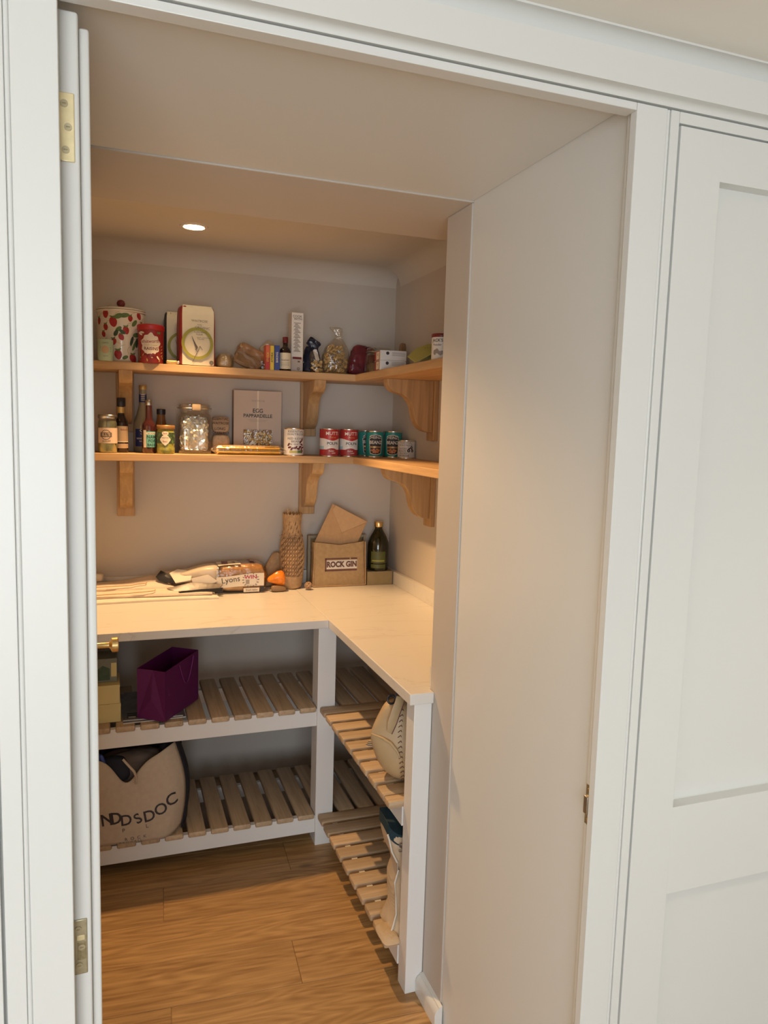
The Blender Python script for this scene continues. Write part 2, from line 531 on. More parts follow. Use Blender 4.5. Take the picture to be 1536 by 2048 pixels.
def soft(name, mat, parent, levels, n=32, wr=0.002, seed=1, ex=2.0, smooth=70, sub=1):
    return MB().rings(soft_rings(levels, n, wr, seed, ex)).build(name, mat, parent, smooth=smooth, sub=sub)


def crumple(name, mat, parent, sx, sy, sz, loc, rot=(0, 0, 0), amp=0.004, n=5, seed=1, taper=(1, 1), flat=True):
    """creased packet: a box whose faces are broken into small random facets"""
    bm = bmesh.new()
    bmesh.ops.create_cube(bm, size=1.0)
    bmesh.ops.subdivide_edges(bm, edges=bm.edges[:], cuts=n, use_grid_fill=True)
    rnd = random.Random(seed)
    for v in bm.verts:
        x, y, z = v.co
        q = max(abs(x), abs(y), abs(z)) * 2
        L = (abs(2 * x) ** 5 + abs(2 * y) ** 5 + abs(2 * z) ** 5) ** (1 / 5)
        f = 1 / max(L, 1e-6) * 0.93 + 0.07
        k = taper[0] + (taper[1] - taper[0]) * (z + 0.5)
        v.co = (x * f * sx * k + rnd.uniform(-amp, amp), y * f * sy * k + rnd.uniform(-amp, amp), z * f * sz + rnd.uniform(-amp, amp) * (0.6 if z > -0.45 else 0.0))
    bmesh.ops.triangulate(bm, faces=bm.faces[:])
    me = bpy.data.meshes.new(name); bm.to_mesh(me); bm.free()
    if not flat:
        for p in me.polygons: p.use_smooth = True
        me.set_sharp_from_angle(angle=math.radians(35))
    return link(name, me, mat, parent, loc, rot)


# ---- flat print: 2D shapes mapped on planes or cylinders
_txt = {}


def text2d(s, size, cx=0, cy=0, rot=0.0, fat=0.0, sx=1.0, align='CENTER'):
    key = (s, fat, align)
    if key not in _txt:
        cu = bpy.data.curves.new('lettering', 'FONT')
        cu.body = s; cu.size = 1.0; cu.align_x = align; cu.align_y = 'CENTER'
        cu.resolution_u = 3; cu.offset = fat
        o = bpy.data.objects.new('lettering', cu)
        me = o.to_mesh()
        _txt[key] = ([(v.co.x, v.co.y) for v in me.vertices], [tuple(p.vertices) for p in me.polygons])
        o.to_mesh_clear(); bpy.data.objects.remove(o); bpy.data.curves.remove(cu)
    vs, fs = _txt[key]
    c, q = math.cos(rot), math.sin(rot)
    return [(cx + size * (x * sx * c - y * q), cy + size * (x * sx * q + y * c)) for x, y in vs], fs


def band(u0, u1, lo, hi, n=16):
    vs, fs = [], []
    for i in range(n + 1):
        u = u0 + (u1 - u0) * i / n
        a = lo(u) if callable(lo) else lo
        b = hi(u) if callable(hi) else hi
        vs += [(u, a), (u, b)]
    for i in range(n):
        fs.append((2 * i, 2 * i + 2, 2 * i + 3, 2 * i + 1))
    return vs, fs


def poly(pts):
    return list(pts), [tuple(range(len(pts)))]


def ell(cx, cy, rx, ry=None, n=18, rot=0.0):
    ry = ry or rx
    c, s_ = math.cos(rot), math.sin(rot)
    return poly([(cx + rx * math.cos(2 * PI * k / n) * c - ry * math.sin(2 * PI * k / n) * s_,
                  cy + rx * math.cos(2 * PI * k / n) * s_ + ry * math.sin(2 * PI * k / n) * c) for k in range(n)])


def ring2(cx, cy, r0, r1, n=32, a0=0, a1=2 * PI):
    vs, fs = [], []
    for k in range(n + 1):
        a = a0 + (a1 - a0) * k / n
        vs += [(cx + r0 * math.cos(a), cy + r0 * math.sin(a)), (cx + r1 * math.cos(a), cy + r1 * math.sin(a))]
    for k in range(n): fs.append((2 * k, 2 * k + 1, 2 * k + 3, 2 * k + 2))
    return vs, fs


def line2(pts, w):
    vs, fs = [], []
    for i, p in enumerate(pts):
        a = pts[max(0, i - 1)]; b = pts[min(len(pts) - 1, i + 1)]
        dx, dy = b[0] - a[0], b[1] - a[1]; L = math.hypot(dx, dy) or 1
        ww = w[i] if isinstance(w, (list, tuple)) else w
        vs += [(p[0] - dy / L * ww / 2, p[1] + dx / L * ww / 2), (p[0] + dy / L * ww / 2, p[1] - dx / L * ww / 2)]
    for i in range(len(pts) - 1): fs.append((2 * i, 2 * i + 1, 2 * i + 3, 2 * i + 2))
    return vs, fs


def cyl(R, t0=0.0, cx=0.0, cy=0.0, taper=None):
    """print on a round side; t0 is where the print faces (0 = towards -Y)"""
    def f(u, v, e):
        r = (taper(v) if taper else R) + e
        a = t0 + u / R
        return (cx + r * math.sin(a), cy - r * math.cos(a), v)
    f.curved = True
    return f


def plane(o, right, up):
    o, right, up = Vector(o), Vector(right).normalized(), Vector(up).normalized()
    nrm = right.cross(up)
    return lambda u, v, e: tuple(o + right * u + up * v + nrm * e)


def fine2d(vs, fs, L):
    """cut a flat shape into small triangles so that it can follow a curved side"""
    bm = bmesh.new()
    bv = [bm.verts.new((u, v, 0)) for u, v in vs]
    for f in fs:
        try: bm.faces.new([bv[i] for i in f])
        except ValueError: pass
    bmesh.ops.triangulate(bm, faces=bm.faces[:])
    for _ in range(5):
        es = [e for e in bm.edges if e.calc_length() > L]
        if not es: break
        bmesh.ops.subdivide_edges(bm, edges=es, cuts=1)
        bmesh.ops.triangulate(bm, faces=[f for f in bm.faces if len(f.verts) > 3])
    bm.verts.ensure_lookup_table(); bm.verts.index_update()
    out = [(v.co.x, v.co.y) for v in bm.verts], [tuple(v.index for v in f.verts) for f in bm.faces]
    bm.free()
    return out


def decal(name, mat, parent, shapes, fmap, e=0.0005, label=None, fine=None):
    if not shapes: return None
    if getattr(fmap, 'curved', False): fine = 0.007
    big, small = [], []
    for vs, fs in shapes:
        us, ws = [p[0] for p in vs], [p[1] for p in vs]
        (big if max(max(us) - min(us), max(ws) - min(ws)) > 0.02 else small).append((vs, fs))
    groups = [[x] for x in big] + ([small] if small else [])
    for g in groups:
        b = MB()
        for vs, fs in g:
            if fine and len(vs) < 120: vs, fs = fine2d(vs, fs, fine)
            b.add([fmap(u, v, e) for u, v in vs], fs)
        me = bpy.data.meshes.new(name)
        me.from_pydata(b.v, [], b.f)
        o = link(name, me, mat, parent)
        if label: o['label'] = label
        if g is small and len(g) > 1: o['kind'] = 'stuff'
    return o


def facing(x, y):
    return -math.atan2(x, y)


# ================================================================== STRUCTURE
CEIL = 2.348
XR, YB, XL = 1.246, 3.35, -0.27


def struct(o, label, cat='wall'):
    return tag(o, label, cat, kind='structure')


# floor slab and oak planks
fl = struct(box('floor', 'floor_base', -2.4, 2.4, -2.9, 3.5, -0.05, -0.004, bevel=0), 'honey oak plank floor running from the kitchen into the pantry', 'floor')
ang = -0.058
ca, sa = math.cos(ang), math.sin(ang)
pw = 0.19
plank_mesh = {}


def plank(u0, u1, v0, v1):
    k = (round(u1 - u0, 3), round(v1 - v0, 3))
    if k not in plank_mesh:
        me = MB().box(-k[0] / 2, k[0] / 2, -k[1] / 2, k[1] / 2, -0.015, 0).mesh('plank', bevel=0.0012, seg=1)
        plank_mesh[k] = me
    u, v = (u0 + u1) / 2, (v0 + v1) / 2
    o = link('plank', plank_mesh[k], 'floor_oak', fl)
    o.location = (u * ca - v * sa, u * sa + v * ca, 0.0)
    o.rotation_euler = (0, 0, ang)


# rows are measured so that joints fall where the planks meet in the pantry
joints = {0: [0.9], 1: [0.32], 2: [0.02], 3: [0.39], 4: [0.75], 5: [0.0], 6: [0.45], 7: [0.2]}
v_base = 1.985 * ca + 0.3 * 0.058 - 2 * pw - pw
for r in range(8):
    v0 = v_base + r * pw
    cuts = [-0.75] + joints[r] + [1.55]
    for a, b in zip(cuts[:-1], cuts[1:]):
        plank(a + 0.0006, b - 0.0006, v0 + 0.0006, v0 + pw - 0.0006)

# pantry shell
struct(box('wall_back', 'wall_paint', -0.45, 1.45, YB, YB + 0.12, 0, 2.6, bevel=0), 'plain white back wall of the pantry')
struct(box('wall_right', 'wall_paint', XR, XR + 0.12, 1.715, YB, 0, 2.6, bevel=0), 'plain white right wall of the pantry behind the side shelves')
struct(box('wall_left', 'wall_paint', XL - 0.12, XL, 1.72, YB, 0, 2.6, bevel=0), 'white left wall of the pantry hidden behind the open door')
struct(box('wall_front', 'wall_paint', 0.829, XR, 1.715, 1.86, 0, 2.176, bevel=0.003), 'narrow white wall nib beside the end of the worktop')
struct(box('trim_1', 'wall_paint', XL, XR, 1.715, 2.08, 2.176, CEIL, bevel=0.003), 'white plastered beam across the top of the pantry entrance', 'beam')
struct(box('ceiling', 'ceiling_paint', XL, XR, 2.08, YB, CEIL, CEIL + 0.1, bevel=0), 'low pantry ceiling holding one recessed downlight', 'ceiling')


def cove(name, pts, axis, a0, a1, label):
    return struct(MB().prism(pts, axis, a0, a1).build(name, 'ceiling_paint', smooth=30), label, 'coving')


cv = [(0.075 - 0.075 * math.sin(t), 0.075 - 0.075 * math.cos(t)) for t in [i * PI / 2 / 8 for i in range(9)]]
# (distance from wall, drop below ceiling): concave quarter
cove('trim_2', [(YB, CEIL)] + [(YB - 0.075 + d, CEIL - 0.075 + e) for d, e in
     [(0.075 * math.sin(t), 0.075 * math.cos(t)) for t in [i * PI / 2 / 8 for i in range(9)]]], 'X', XL, XR, 'plaster coving between the back wall and pantry ceiling')
cove('trim_3', [(XR, CEIL)] + [(XR - 0.075 + d, CEIL - 0.075 + e) for d, e in
     [(0.075 * math.sin(t), 0.075 * math.cos(t)) for t in [i * PI / 2 / 8 for i in range(9)]]], 'Y', 2.08, YB - 0.05, 'plaster coving between the right wall and pantry ceiling')

# skirting at the foot of the nib
sk = [(0.829, 0), (0.807, 0), (0.807, 0.036), (0.8085, 0.044), (0.813, 0.050), (0.819, 0.053), (0.8195, 0.057), (0.829, 0.060)]
struct(MB().prism(sk, 'Y', 1.700, 1.838).build('baseboard_right', 'cabinet_paint', smooth=35), 'short white moulded skirting at the foot of the nib', 'skirting')

# passage lining between kitchen frame and nib
struct(box('wall_side', 'cabinet_paint', 0.833, 0.853, 1.118, 1.7145, 0, 2.19, bevel=0.001), 'tall smooth grey-white panel lining the right of the passage')
struct(box('trim_4', 'cabinet_paint', -0.14, 0.8325, 1.1025, 1.7145, 2.180, 2.2, bevel=0.001), 'flat painted soffit panel over the passage', 'soffit')
struct(box('wall_passage', 'cabinet_paint', -0.16, -0.14, 1.1025, 1.72, 0, 2.2, bevel=0.001), 'painted panel lining the left of the passage behind the door')
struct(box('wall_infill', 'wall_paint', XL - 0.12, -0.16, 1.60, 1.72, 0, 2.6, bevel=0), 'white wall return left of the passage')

# ---- kitchen face frame around the opening
FY = 1.085
fr = thing('trim_5', 'pale grey painted face frame with beaded edges around the pantry opening', 'frame', (0, 0, 0), kind='structure')
for nm, x0, x1 in (('stile', -0.1165, -0.061), ('stile', -0.149, -0.1235), ('stile', 0.818, 0.8795), ('stile', 0.8875, 0.905)):
    box(nm, 'cabinet_paint', x0, x1, FY, FY + 0.017, 0, 2.1675, fr, bevel=0.0012)
for x in (-0.1200, 0.8835):
    MB().tube([(x, FY + 0.0045, 0), (x, FY + 0.0045, 2.1665)], 0.0036, 12).build('bead', 'cabinet_paint', fr, smooth=60)
box('rail', 'cabinet_paint', -0.0605, 0.8175, FY, FY + 0.028, 2.155, 2.1675, fr, bevel=0.0012)
box('rail', 'cabinet_paint', 0.9055, 1.75, FY, FY + 0.017, 2.149, 2.1675, fr, bevel=0.001)
box('rail', 'cabinet_paint', -0.9, -0.1495, FY, FY + 0.017, 2.149, 2.1675, fr, bevel=0.001)
box('stop', 'cabinet_paint', 0.8245, 0.845, FY + 0.017, FY + 0.033, 0, 2.18, fr, bevel=0.0012)
# cover moulding and fascia above (profile in y,z)
prof = [(1.12, 2.1705), (1.0835, 2.1705)]
for i in range(7):
    t = i / 6 * PI / 2
    prof.append((1.0835 - 0.0105 * (1 - math.cos(t)), 2.1705 + 0.0095 * math.sin(t)))
prof += [(1.062, 2.180), (1.062, 2.232), (1.085, 2.233), (1.12, 2.233)]
MB().prism(prof, 'X', -0.9, 1.75).build('fascia', 'cabinet_paint', fr, smooth=25)
prof = [(1.12, 2.2335), (1.084, 2.2335)]
for i in range(9):
    t = i / 8 * PI / 2
    prof.append((1.084 - 0.024 * (1 - math.cos(t)), 2.236 + 0.025 * math.sin(t)))
prof += [(1.06, 2.2645), (1.12, 2.2645)]
MB().prism(prof, 'X', -0.9, 1.75).build('cornice', 'cabinet_paint', fr, smooth=50)
box('gap_shadow', 'shadow_gap', 0.905, 1.75, FY + 0.045, FY + 0.05, 0, 2.16, fr, bevel=0)
box('gap_shadow', 'shadow_gap', -0.9, -0.149, FY + 0.045, FY + 0.05, 0, 2.16, fr, bevel=0)


# strike catch let into the right jamb
cp = thing('catch_plate', 'small antique-brass roller catch let into the right jamb', 'catch', (0.8245, 1.1095, 0.937))
MB().box(-0.0014, 0, -0.0072, 0.0072, -0.038, 0.038).build('plate', 'brass_dull', cp)
MB().box(-0.0065, -0.0008, -0.005, 0.0072, -0.017, 0.017).build('roller', 'steel', cp, bevel=0.0015)
for z in (-0.029, 0.029):
    MB().ball((-0.0015, 0, z), 0.0008, 0.003, 0.003, 10, 6).build('screw', 'brass', cp)


# ---- flat panelled cabinet doors beside the opening
def panel_door(name, x0, x1, hinge_gap, label):
    t = thing(name, label, 'cabinet door', (0, 0, 0), kind='structure')
    y0, y1 = FY, FY + 0.04
    zt, zb = 2.1455, 0.09
    st = 0.0905
    rows = [(2.066, 0.917), (0.740, 0.20)]
    box('stile', 'cabinet_paint', x0, x0 + st, y0, y1, zb, zt, t, bevel=0.0008)
    box('stile', 'cabinet_paint', x1 - st, x1, y0, y1, zb, zt, t, bevel=0.0008)
    for a, b in ((zt, 2.066), (0.917, 0.740), (0.20, zb)):
        box('rail', 'cabinet_paint', x0 + st - 0.0004, x1 - st + 0.0004, y0 + 0.0002, y1, b, a, t, bevel=0.0008)
    for a, b in rows:
        box('panel', 'cabinet_paint', x0 + st - 0.002, x1 - st + 0.002, y0 + 0.026, y1 - 0.004, b - 0.002, a + 0.002, t, bevel=0)
    return t


panel_door('door_2', 0.9095, 1.55, 0.004, 'closed pale grey shaker cabinet door with two recessed panels on the right')
panel_door('door_3', -0.80, -0.1535, 0.004, 'closed pale grey shaker cabinet door at the left edge')

# ---- open pantry door, swung into the passage
RZ = math.radians(2.2)
dr = thing('door_1', 'open pale grey pantry door seen edge-on with hinges and a brass knob', 'door', (-0.0655, 1.119, 0), RZ, kind='structure')
# local x = thickness, y = length into the pantry
box('leaf', 'cabinet_paint', 0.0, 0.0275, 0.0, 0.865, 0.008, 2.150, dr, bevel=0.004, seg=3)
box('inner_leaf', 'cabinet_paint', 0.0277, 0.0410, 0.014, 0.852, 0.02, 2.138, dr, bevel=0.0035, seg=3)


def hinge(z, mat, scr, label):
    h = MB().box(0.002, 0.0215, -0.0022, 0.0005, -0.0435, 0.0435).build('hinge', mat, dr, (0, 0, z), bevel=0.0015, seg=2)
    tag(h, label)
    MB().tube([(0.0005, -0.003, -0.0435), (0.0005, -0.003, 0.0435)], 0.0022, 10).build('hinge_knuckle', mat, h, smooth=60)
    for x, dz in ((0.009, 0.029), (0.0135, 0.0), (0.010, -0.029)):
        MB().tube([(x, -0.0034, dz), (x, -0.0018, dz)], 0.0048, 16).build('screw', scr, h, smooth=40)
        MB().box(x - 0.0024, x + 0.0024, -0.0037, -0.0030, dz - 0.0007, dz + 0.0007).build('screw_slot', 'screw_dark', h)
    return h


hinge(2.0035, 'brass_pale', 'brass_dull', 'pale polished brass butt hinge')
hl = hinge(0.8425, 'brass_dull', 'brass_dull', 'dull brass butt hinge with stamped plate')
MB().box(0.007, 0.018, -0.0030, -0.0015, 0.011, 0.019).build('stamp', 'brass_pale', hl, bevel=0.0005)
MB().box(0.0075, 0.0195, -0.0027, -0.0015, -0.020, 0.008).build('inset', 'screw_dark', hl, bevel=0.0008)
kn = MB().lathe([(0.0, 0.0), (0.022, 0.0), (0.022, 0.003), (0.0085, 0.005), (0.007, 0.010), (0.007, 0.040), (0.010, 0.043), (0.016, 0.046),
                 (0.0185, 0.047), (0.0185, 0.060), (0.017, 0.062), (0.0, 0.062)], 28).build('door_knob', 'brass', dr, (0.0412, 0.815, 1.066), (0, PI / 2, 0), smooth=35)
tag(kn, 'round polished brass door knob')

# ---- kitchen shell behind the camera
KC = 2.2648
struct(box('ceiling_kitchen', 'kitchen_ceiling', -2.3, 2.3, -2.7, 1.13, KC, KC + 0.08, bevel=0), 'cream painted kitchen ceiling above the cabinets', 'ceiling')
struct(box('wall_kitchen_left', 'kitchen_wall', -2.4, -2.3, -2.7, 1.2, 0, 2.4, bevel=0), 'kitchen wall far to the left, outside the picture')
struct(box('wall_kitchen_right', 'kitchen_wall', 2.3, 2.4, -2.7, 1.2, 0, 2.4, bevel=0), 'kitchen wall far to the right, outside the picture')
struct(box('wall_cabinet_run', 'cabinet_paint', -2.3, -0.9, FY, FY + 0.05, 0, KC, bevel=0), 'plain cabinet run left of the picture')
struct(box('wall_cabinet_side', 'cabinet_paint', 1.55, 2.3, FY, FY + 0.05, 0, KC, bevel=0), 'plain cabinet run right of the picture')
wx0, wx1, wz0, wz1 = -1.80, 0.20, 0.32, 2.15
bw = MB()
bw.box(-2.3, wx0, -2.7, -2.6, 0, KC); bw.box(wx1, 2.3, -2.7, -2.6, 0, KC)
bw.box(wx0, wx1, -2.7, -2.6, 0, wz0); bw.box(wx0, wx1, -2.7, -2.6, wz1, KC)
struct(bw.build('wall_kitchen_back', 'kitchen_wall'), 'kitchen wall with the window behind the camera')
wn = thing('window_1', 'white framed kitchen window behind the camera', 'window', (0, 0, 0), kind='structure')
for a in ((wx0, wx1, wz0, wz0 + 0.05), (wx0, wx1, wz1 - 0.05, wz1), (wx0, wx0 + 0.05, wz0, wz1), (wx1 - 0.05, wx1, wz0, wz1), (-0.825, -0.775, wz0, wz1)):
    box('window_frame', 'cabinet_paint', a[0], a[1], -2.68, -2.63, a[2], a[3], wn)
for a, b in ((wx0 + 0.05, -0.825), (-0.775, wx1 - 0.05)):
    box('pane', 'window_glass', a, b, -2.658, -2.652, wz0 + 0.05, wz1 - 0.05, wn, bevel=0)

# ================================================================== DOWNLIGHT
def downlight(label, loc, power, col, glow, cone, blend, soft_, tilt):
    dl = thing('downlight', label, 'light', loc, group=None)
    MB().lathe([(0.036, -0.002), (0.040, -0.006), (0.049, -0.005), (0.052, -0.001), (0.052, 0.0), (0.036, 0.0)], 40).build('bezel', 'enamel', dl, smooth=40)
    MB().lathe([(0.0, -0.0035), (0.036, -0.0035), (0.036, 0.0), (0.0, 0.0)], 36).build('lens', glow, dl)
    sl = bpy.data.lights.new('downlight_beam', 'SPOT')
    sl.energy = power; sl.color = col
    sl.spot_size = math.radians(cone); sl.spot_blend = blend; sl.shadow_soft_size = soft_
    so = bpy.data.objects.new('downlight_beam', sl); COL.objects.link(so)
    so.parent = dl; so.location = (0, 0, -0.02); so.rotation_euler = (-math.radians(tilt), 0, 0)
    return dl


# the pantry lamp is adjustable and tipped towards the door
downlight('round recessed downlight glowing warm in the pantry ceiling', (0.2885, 2.942, CEIL), LAMP_POWER, LAMP_COL, 'lamp_glow', 98, 0.4, 0.022, 24)
# unseen fill lamp, added to brighten the door ledges and the kitchen ceiling
downlight('added fill lamp in the kitchen ceiling right of the picture', (1.75, 0.05, KC), KITCHEN_FILL, (1.0, 0.86, 0.68), 'lamp_glow', 130, 0.5, 0.04, 0)

# ================================================================== WORKTOP AND SLATTED UNITS
wt = thing('worktop', 'pale veined quartz worktop in an L along two walls', 'worktop', (0, 0, 0))
box('slab', 'quartz', XL, 0.7568, 2.655, YB, 0.869, 0.900, wt, bevel=0.002)
MB().prism([(0.757, 1.830), (0.8285, 1.830), (0.8285, 1.861), (XR, 1.861), (XR, YB), (0.757, YB)], 'Z', 0.869, 0.901).build('slab', 'quartz', wt, bevel=0.0025)
box('upstand', 'quartz', 1.227, XR, 1.8805, YB, 0.901, 0.962, wt, bevel=0.0015)
box('upstand', 'quartz', XL, 1.2268, YB - 0.019, YB, 0.9012, 0.962, wt, bevel=0.0015)
box('upstand', 'quartz', 0.8345, 1.2268, 1.861, 1.880, 0.901, 0.960, wt, bevel=0.0015)

SLW, SLT = 0.064, 0.022


def notched(a0, a1, z0, ztop, notches, half, depth):
    pts = [(a0, z0), (a1, z0), (a1, ztop)]
    for c in sorted(notches, reverse=True):
        if c + half >= a1 or c - half <= a0: continue
        pts += [(c + half, ztop), (c + half, ztop - depth + 0.004), (c + half - 0.004, ztop - depth),
                (c - half + 0.004, ztop - depth), (c - half, ztop - depth + 0.004), (c - half, ztop)]
    return pts + [(a0, ztop)]


bu = thing('slatted_shelf_unit', 'white frame with two slatted shelves under the worktop along the back wall', 'shelf unit', (0, 0, 0))
box('post', 'unit_paint', 0.722, 0.792, 2.668, 2.748, 0, 0.8688, bu, bevel=0.002)
box('post', 'unit_paint', -0.26, -0.19, 2.668, 2.748, 0, 0.8688, bu, bevel=0.002)
sx = [0.276 + 0.0822 * k for k in range(-5, 12)]
slat_b = MB().box(-SLW / 2, SLW / 2, -0.216, 0.216, -SLT, 0).mesh('slat', smooth=40, bevel=0.006, seg=2)
slat_s = MB().box(-SLW / 2, SLW / 2, -0.175, 0.175, -SLT, 0).mesh('slat', smooth=40, bevel=0.006, seg=2)
slat_n = MB().box(-0.24, 0.24, -0.0215, 0.0215, -SLT, 0).mesh('slat', smooth=40, bevel=0.006, seg=2)
slat_r = MB().box(-0.24, 0.24, -SLW / 2, SLW / 2, -SLT, 0).mesh('slat', smooth=40, bevel=0.006, seg=2)
for zt in (0.560, 0.130):
    MB().prism(notched(-0.19, 0.7215, zt - 0.077, zt - 0.010, sx, SLW / 2 + 0.0005, 0.0125), 'Y', 2.674, 2.696).build('rail', 'unit_paint', bu)
    box('rail', 'unit_paint', XL + 0.002, XR - 0.002, 3.03, 3.052, zt - 0.077, zt - SLT - 0.0005, bu)
    for x in sx:
        hid = 0.70 < x < 0.80      # this one starts behind the corner post
        o = link('slat', slat_s if hid else slat_b, 'slat_y', bu); o.location = (x, 2.925 if hid else 2.884, zt)

ru = thing('slatted_shelf_unit', 'white frame with two slatted shelves under the worktop along the right wall', 'shelf unit', (0, 0, 0))
box('post', 'unit_paint', 0.775, 0.8275, 1.840, 1.8972, 0, 0.8688, ru, bevel=0.002)
sy = [2.633 - 0.0822 * k for k in range(10)]
for zt in (0.560, 0.130):
    MB().prism([(y, z) for y, z in notched(1.899, 2.667, zt - 0.077, zt - 0.010, sy, SLW / 2 + 0.0005, 0.0125)], 'X', 0.772, 0.792).build('rail', 'unit_paint', ru)
    for y in sy[:9]:
        o = link('slat', slat_r, 'slat_x', ru); o.location = (0.97, y, zt)
    o = link('slat', slat_n, 'slat_x', ru); o.location = (0.97, 1.9195, zt)

# ================================================================== WALL SHELVES AND BRACKETS
UP, LO, TH = 1.852, 1.497, 0.03
SF, SX = 3.118, 0.983
SHELF_K = 1.0125   # goods on the back shelves stand this much further in
for z, nm in ((UP, 'upper'), (LO, 'lower')):
    b = box('wall_shelf', 'oak_shelf', XL, XR, SF, YB, z - TH, z, None, bevel=0.0025)
    tag(b, f'{nm} oak wall shelf running along the back wall', 'shelf', 'oak wall shelves')
    b = box('wall_shelf', 'oak_shelf_y', SX, XR, 1.862, SF - 0.0005, z - TH, z, None, bevel=0.0025)
    tag(b, f'{nm} oak wall shelf running along the right wall', 'shelf', 'oak wall shelves')

og = [(1, 0), (0.995, 0.05), (0.975, 0.12), (0.93, 0.185), (0.86, 0.235), (0.76, 0.262), (0.66, 0.285), (0.57, 0.335), (0.49, 0.42), (0.44, 0.52),
      (0.415, 0.63), (0.385, 0.745), (0.33, 0.85), (0.25, 0.93), (0.16, 0.975), (0.09, 0.99), (0.0, 1.0)]
DEP, HGT = 0.203, 0.21
corbel_me = MB().prism([(-0.02, 0.0)] + [(-0.02 - DEP * a, -HGT * b) for a, b in og], 'X', -0.0255, 0.0255).mesh('corbel', bevel=0.0015, seg=1)
plate_me = MB().box(-0.036, 0.036, -0.02, 0.0, -0.243, 0).mesh('back_plate', bevel=0.002, seg=1)
for x, z, lab in ((0.0475, UP - TH, 'left oak corbel bracket under the upper back shelf'), (0.832, UP - TH, 'right oak corbel bracket under the upper back shelf'),
                  (0.0475, LO - TH, 'left oak corbel bracket under the lower back shelf'), (0.832, LO - TH, 'right oak corbel bracket under the lower back shelf')):
    t = thing('shelf_bracket', lab, 'bracket', (x, YB, z), 0, 'carved oak shelf brackets')
    link('back_plate', plate_me, 'oak_bracket', t); link('corbel', corbel_me, 'oak_bracket', t)
for z, lab in ((UP - TH, 'oak corbel bracket under the upper side shelf on the right wall'), (LO - TH, 'oak corbel bracket under the lower side shelf on the right wall')):
    t = thing('shelf_bracket', lab, 'bracket', (XR, 2.85, z), -PI / 2, 'carved oak shelf brackets')
    link('back_plate', plate_me, 'oak_bracket', t); link('corbel', corbel_me, 'oak_bracket', t)

#ITEMS#
# ================================================================== UPPER SHELF ITEMS
def wav(a, b, k, ph=0.0):
    return lambda u: a + b * math.sin(k * u + ph)


# strawberry enamel pot
px_, py_ = 0.034, 3.25
t = thing('lidded_pot', 'cream enamel pot with strawberries and a dark red lid knob', 'pot', (px_, py_, UP))
R = 0.092
MB().lathe([(0.0, 0.0), (R - 0.006, 0.0), (R - 0.002, 0.004), (R, 0.012), (R, 0.196), (R + 0.0035, 0.2), (R + 0.0035, 0.204), (R - 0.002, 0.206), (0.0, 0.206)], 64).build('body', 'enamel', t, smooth=40)
ld = MB().lathe([(0.0, 0.2065), (R + 0.001, 0.2065), (R + 0.003, 0.209), (R, 0.212), (0.06, 0.219), (0.0, 0.2215)], 64).build('lid', 'enamel', t, smooth=40)
MB().lathe([(0.0, 0.0), (0.007, 0.0), (0.008, 0.005), (0.0145, 0.010), (0.0165, 0.019), (0.013, 0.028), (0.006, 0.032), (0.0, 0.0325)], 24).build('lid_knob', 'red_dark', ld, (0, 0, 0.2205), smooth=60)
fm = cyl(R, facing(px_, py_))
rnd = random.Random(5)
ber, lea, dk, st = [], [], [], []


def berry(u, v, r, rot):
    pts = []
    for k in range(16):
        a = 2 * PI * k / 16
        x = r * math.sin(a) * (0.85 if math.cos(a) > 0 else 0.85 + 0.25 * math.cos(a) * 0.6)
        y = r * 1.15 * math.cos(a)
        pts.append((u + x * math.cos(rot) - y * math.sin(rot), v + x * math.sin(rot) + y * math.cos(rot)))
    return poly(pts)


for u, v, r in ((-0.062, 0.186, 0.015), (-0.03, 0.155, 0.018), (-0.062, 0.135, 0.012), (-0.072, 0.108, 0.011), (0.018, 0.125, 0.014), (0.0, 0.098, 0.012), (-0.03, 0.078, 0.013),
                (0.035, 0.172, 0.011), (0.075, 0.185, 0.013), (-0.012, 0.03, 0.017), (0.045, 0.018, 0.016), (0.088, 0.15, 0.012), (-0.08, 0.06, 0.014), (0.1, 0.1, 0.013), (0.09, 0.05, 0.014), (-0.1, 0.16, 0.013)):
    ber.append(berry(u, v, r, rnd.uniform(-0.5, 0.5)))
    for k in (-0.6, 0.0, 0.6):
        lea.append(ell(u + 0.5 * r * k, v + r * 1.1, r * 0.5, r * 0.16, 8, k + PI / 2 * 0.2))
    st.append(line2([(u, v + r * 1.1), (u + 0.01, v + r * 1.9), (u + 0.025, v + r * 2.3)], 0.0011))
for u, v, a, b, q in ((-0.01, 0.178, 0.017, 0.01, 0.4), (0.012, 0.182, 0.02, 0.009, 0.2), (-0.01, 0.128, 0.014, 0.008, 0.7), (0.004, 0.118, 0.013, 0.007, -0.6), (-0.02, 0.112, 0.013, 0.008, 1.1), (0.052, 0.155, 0.016, 0.008, 0.9),
                      (0.04, 0.085, 0.02, 0.006, 1.3), (0.052, 0.07, 0.024, 0.006, 1.15), (0.062, 0.08, 0.02, 0.006, 1.5), (0.014, 0.02, 0.012, 0.007, 0.5), (0.06, 0.11, 0.016, 0.009, 0.2), (-0.045, 0.05, 0.014, 0.007, 0.3), (-0.07, 0.03, 0.013, 0.007, 0.8)):
    (lea if rnd.random() < 0.6 else dk).append(ell(u, v, a, b, 12, q))
for k in range(10):
    u, v = rnd.uniform(-0.09, 0.1), rnd.uniform(0.03, 0.18)
    st.append(line2([(u + 0.016 * math.sin(j * 0.5 + k) + 0.004 * j, v + 0.006 * j * (1 if k % 2 else -0.6)) for j in range(7)], 0.001))
decal('painted_strawberries', 'fruit_red', t, ber, fm, 0.0005)
decal('painted_leaves', 'green_leaf', t, lea, fm, 0.0007)
decal('painted_leaves', 'green_dark', t, dk, fm, 0.0009)
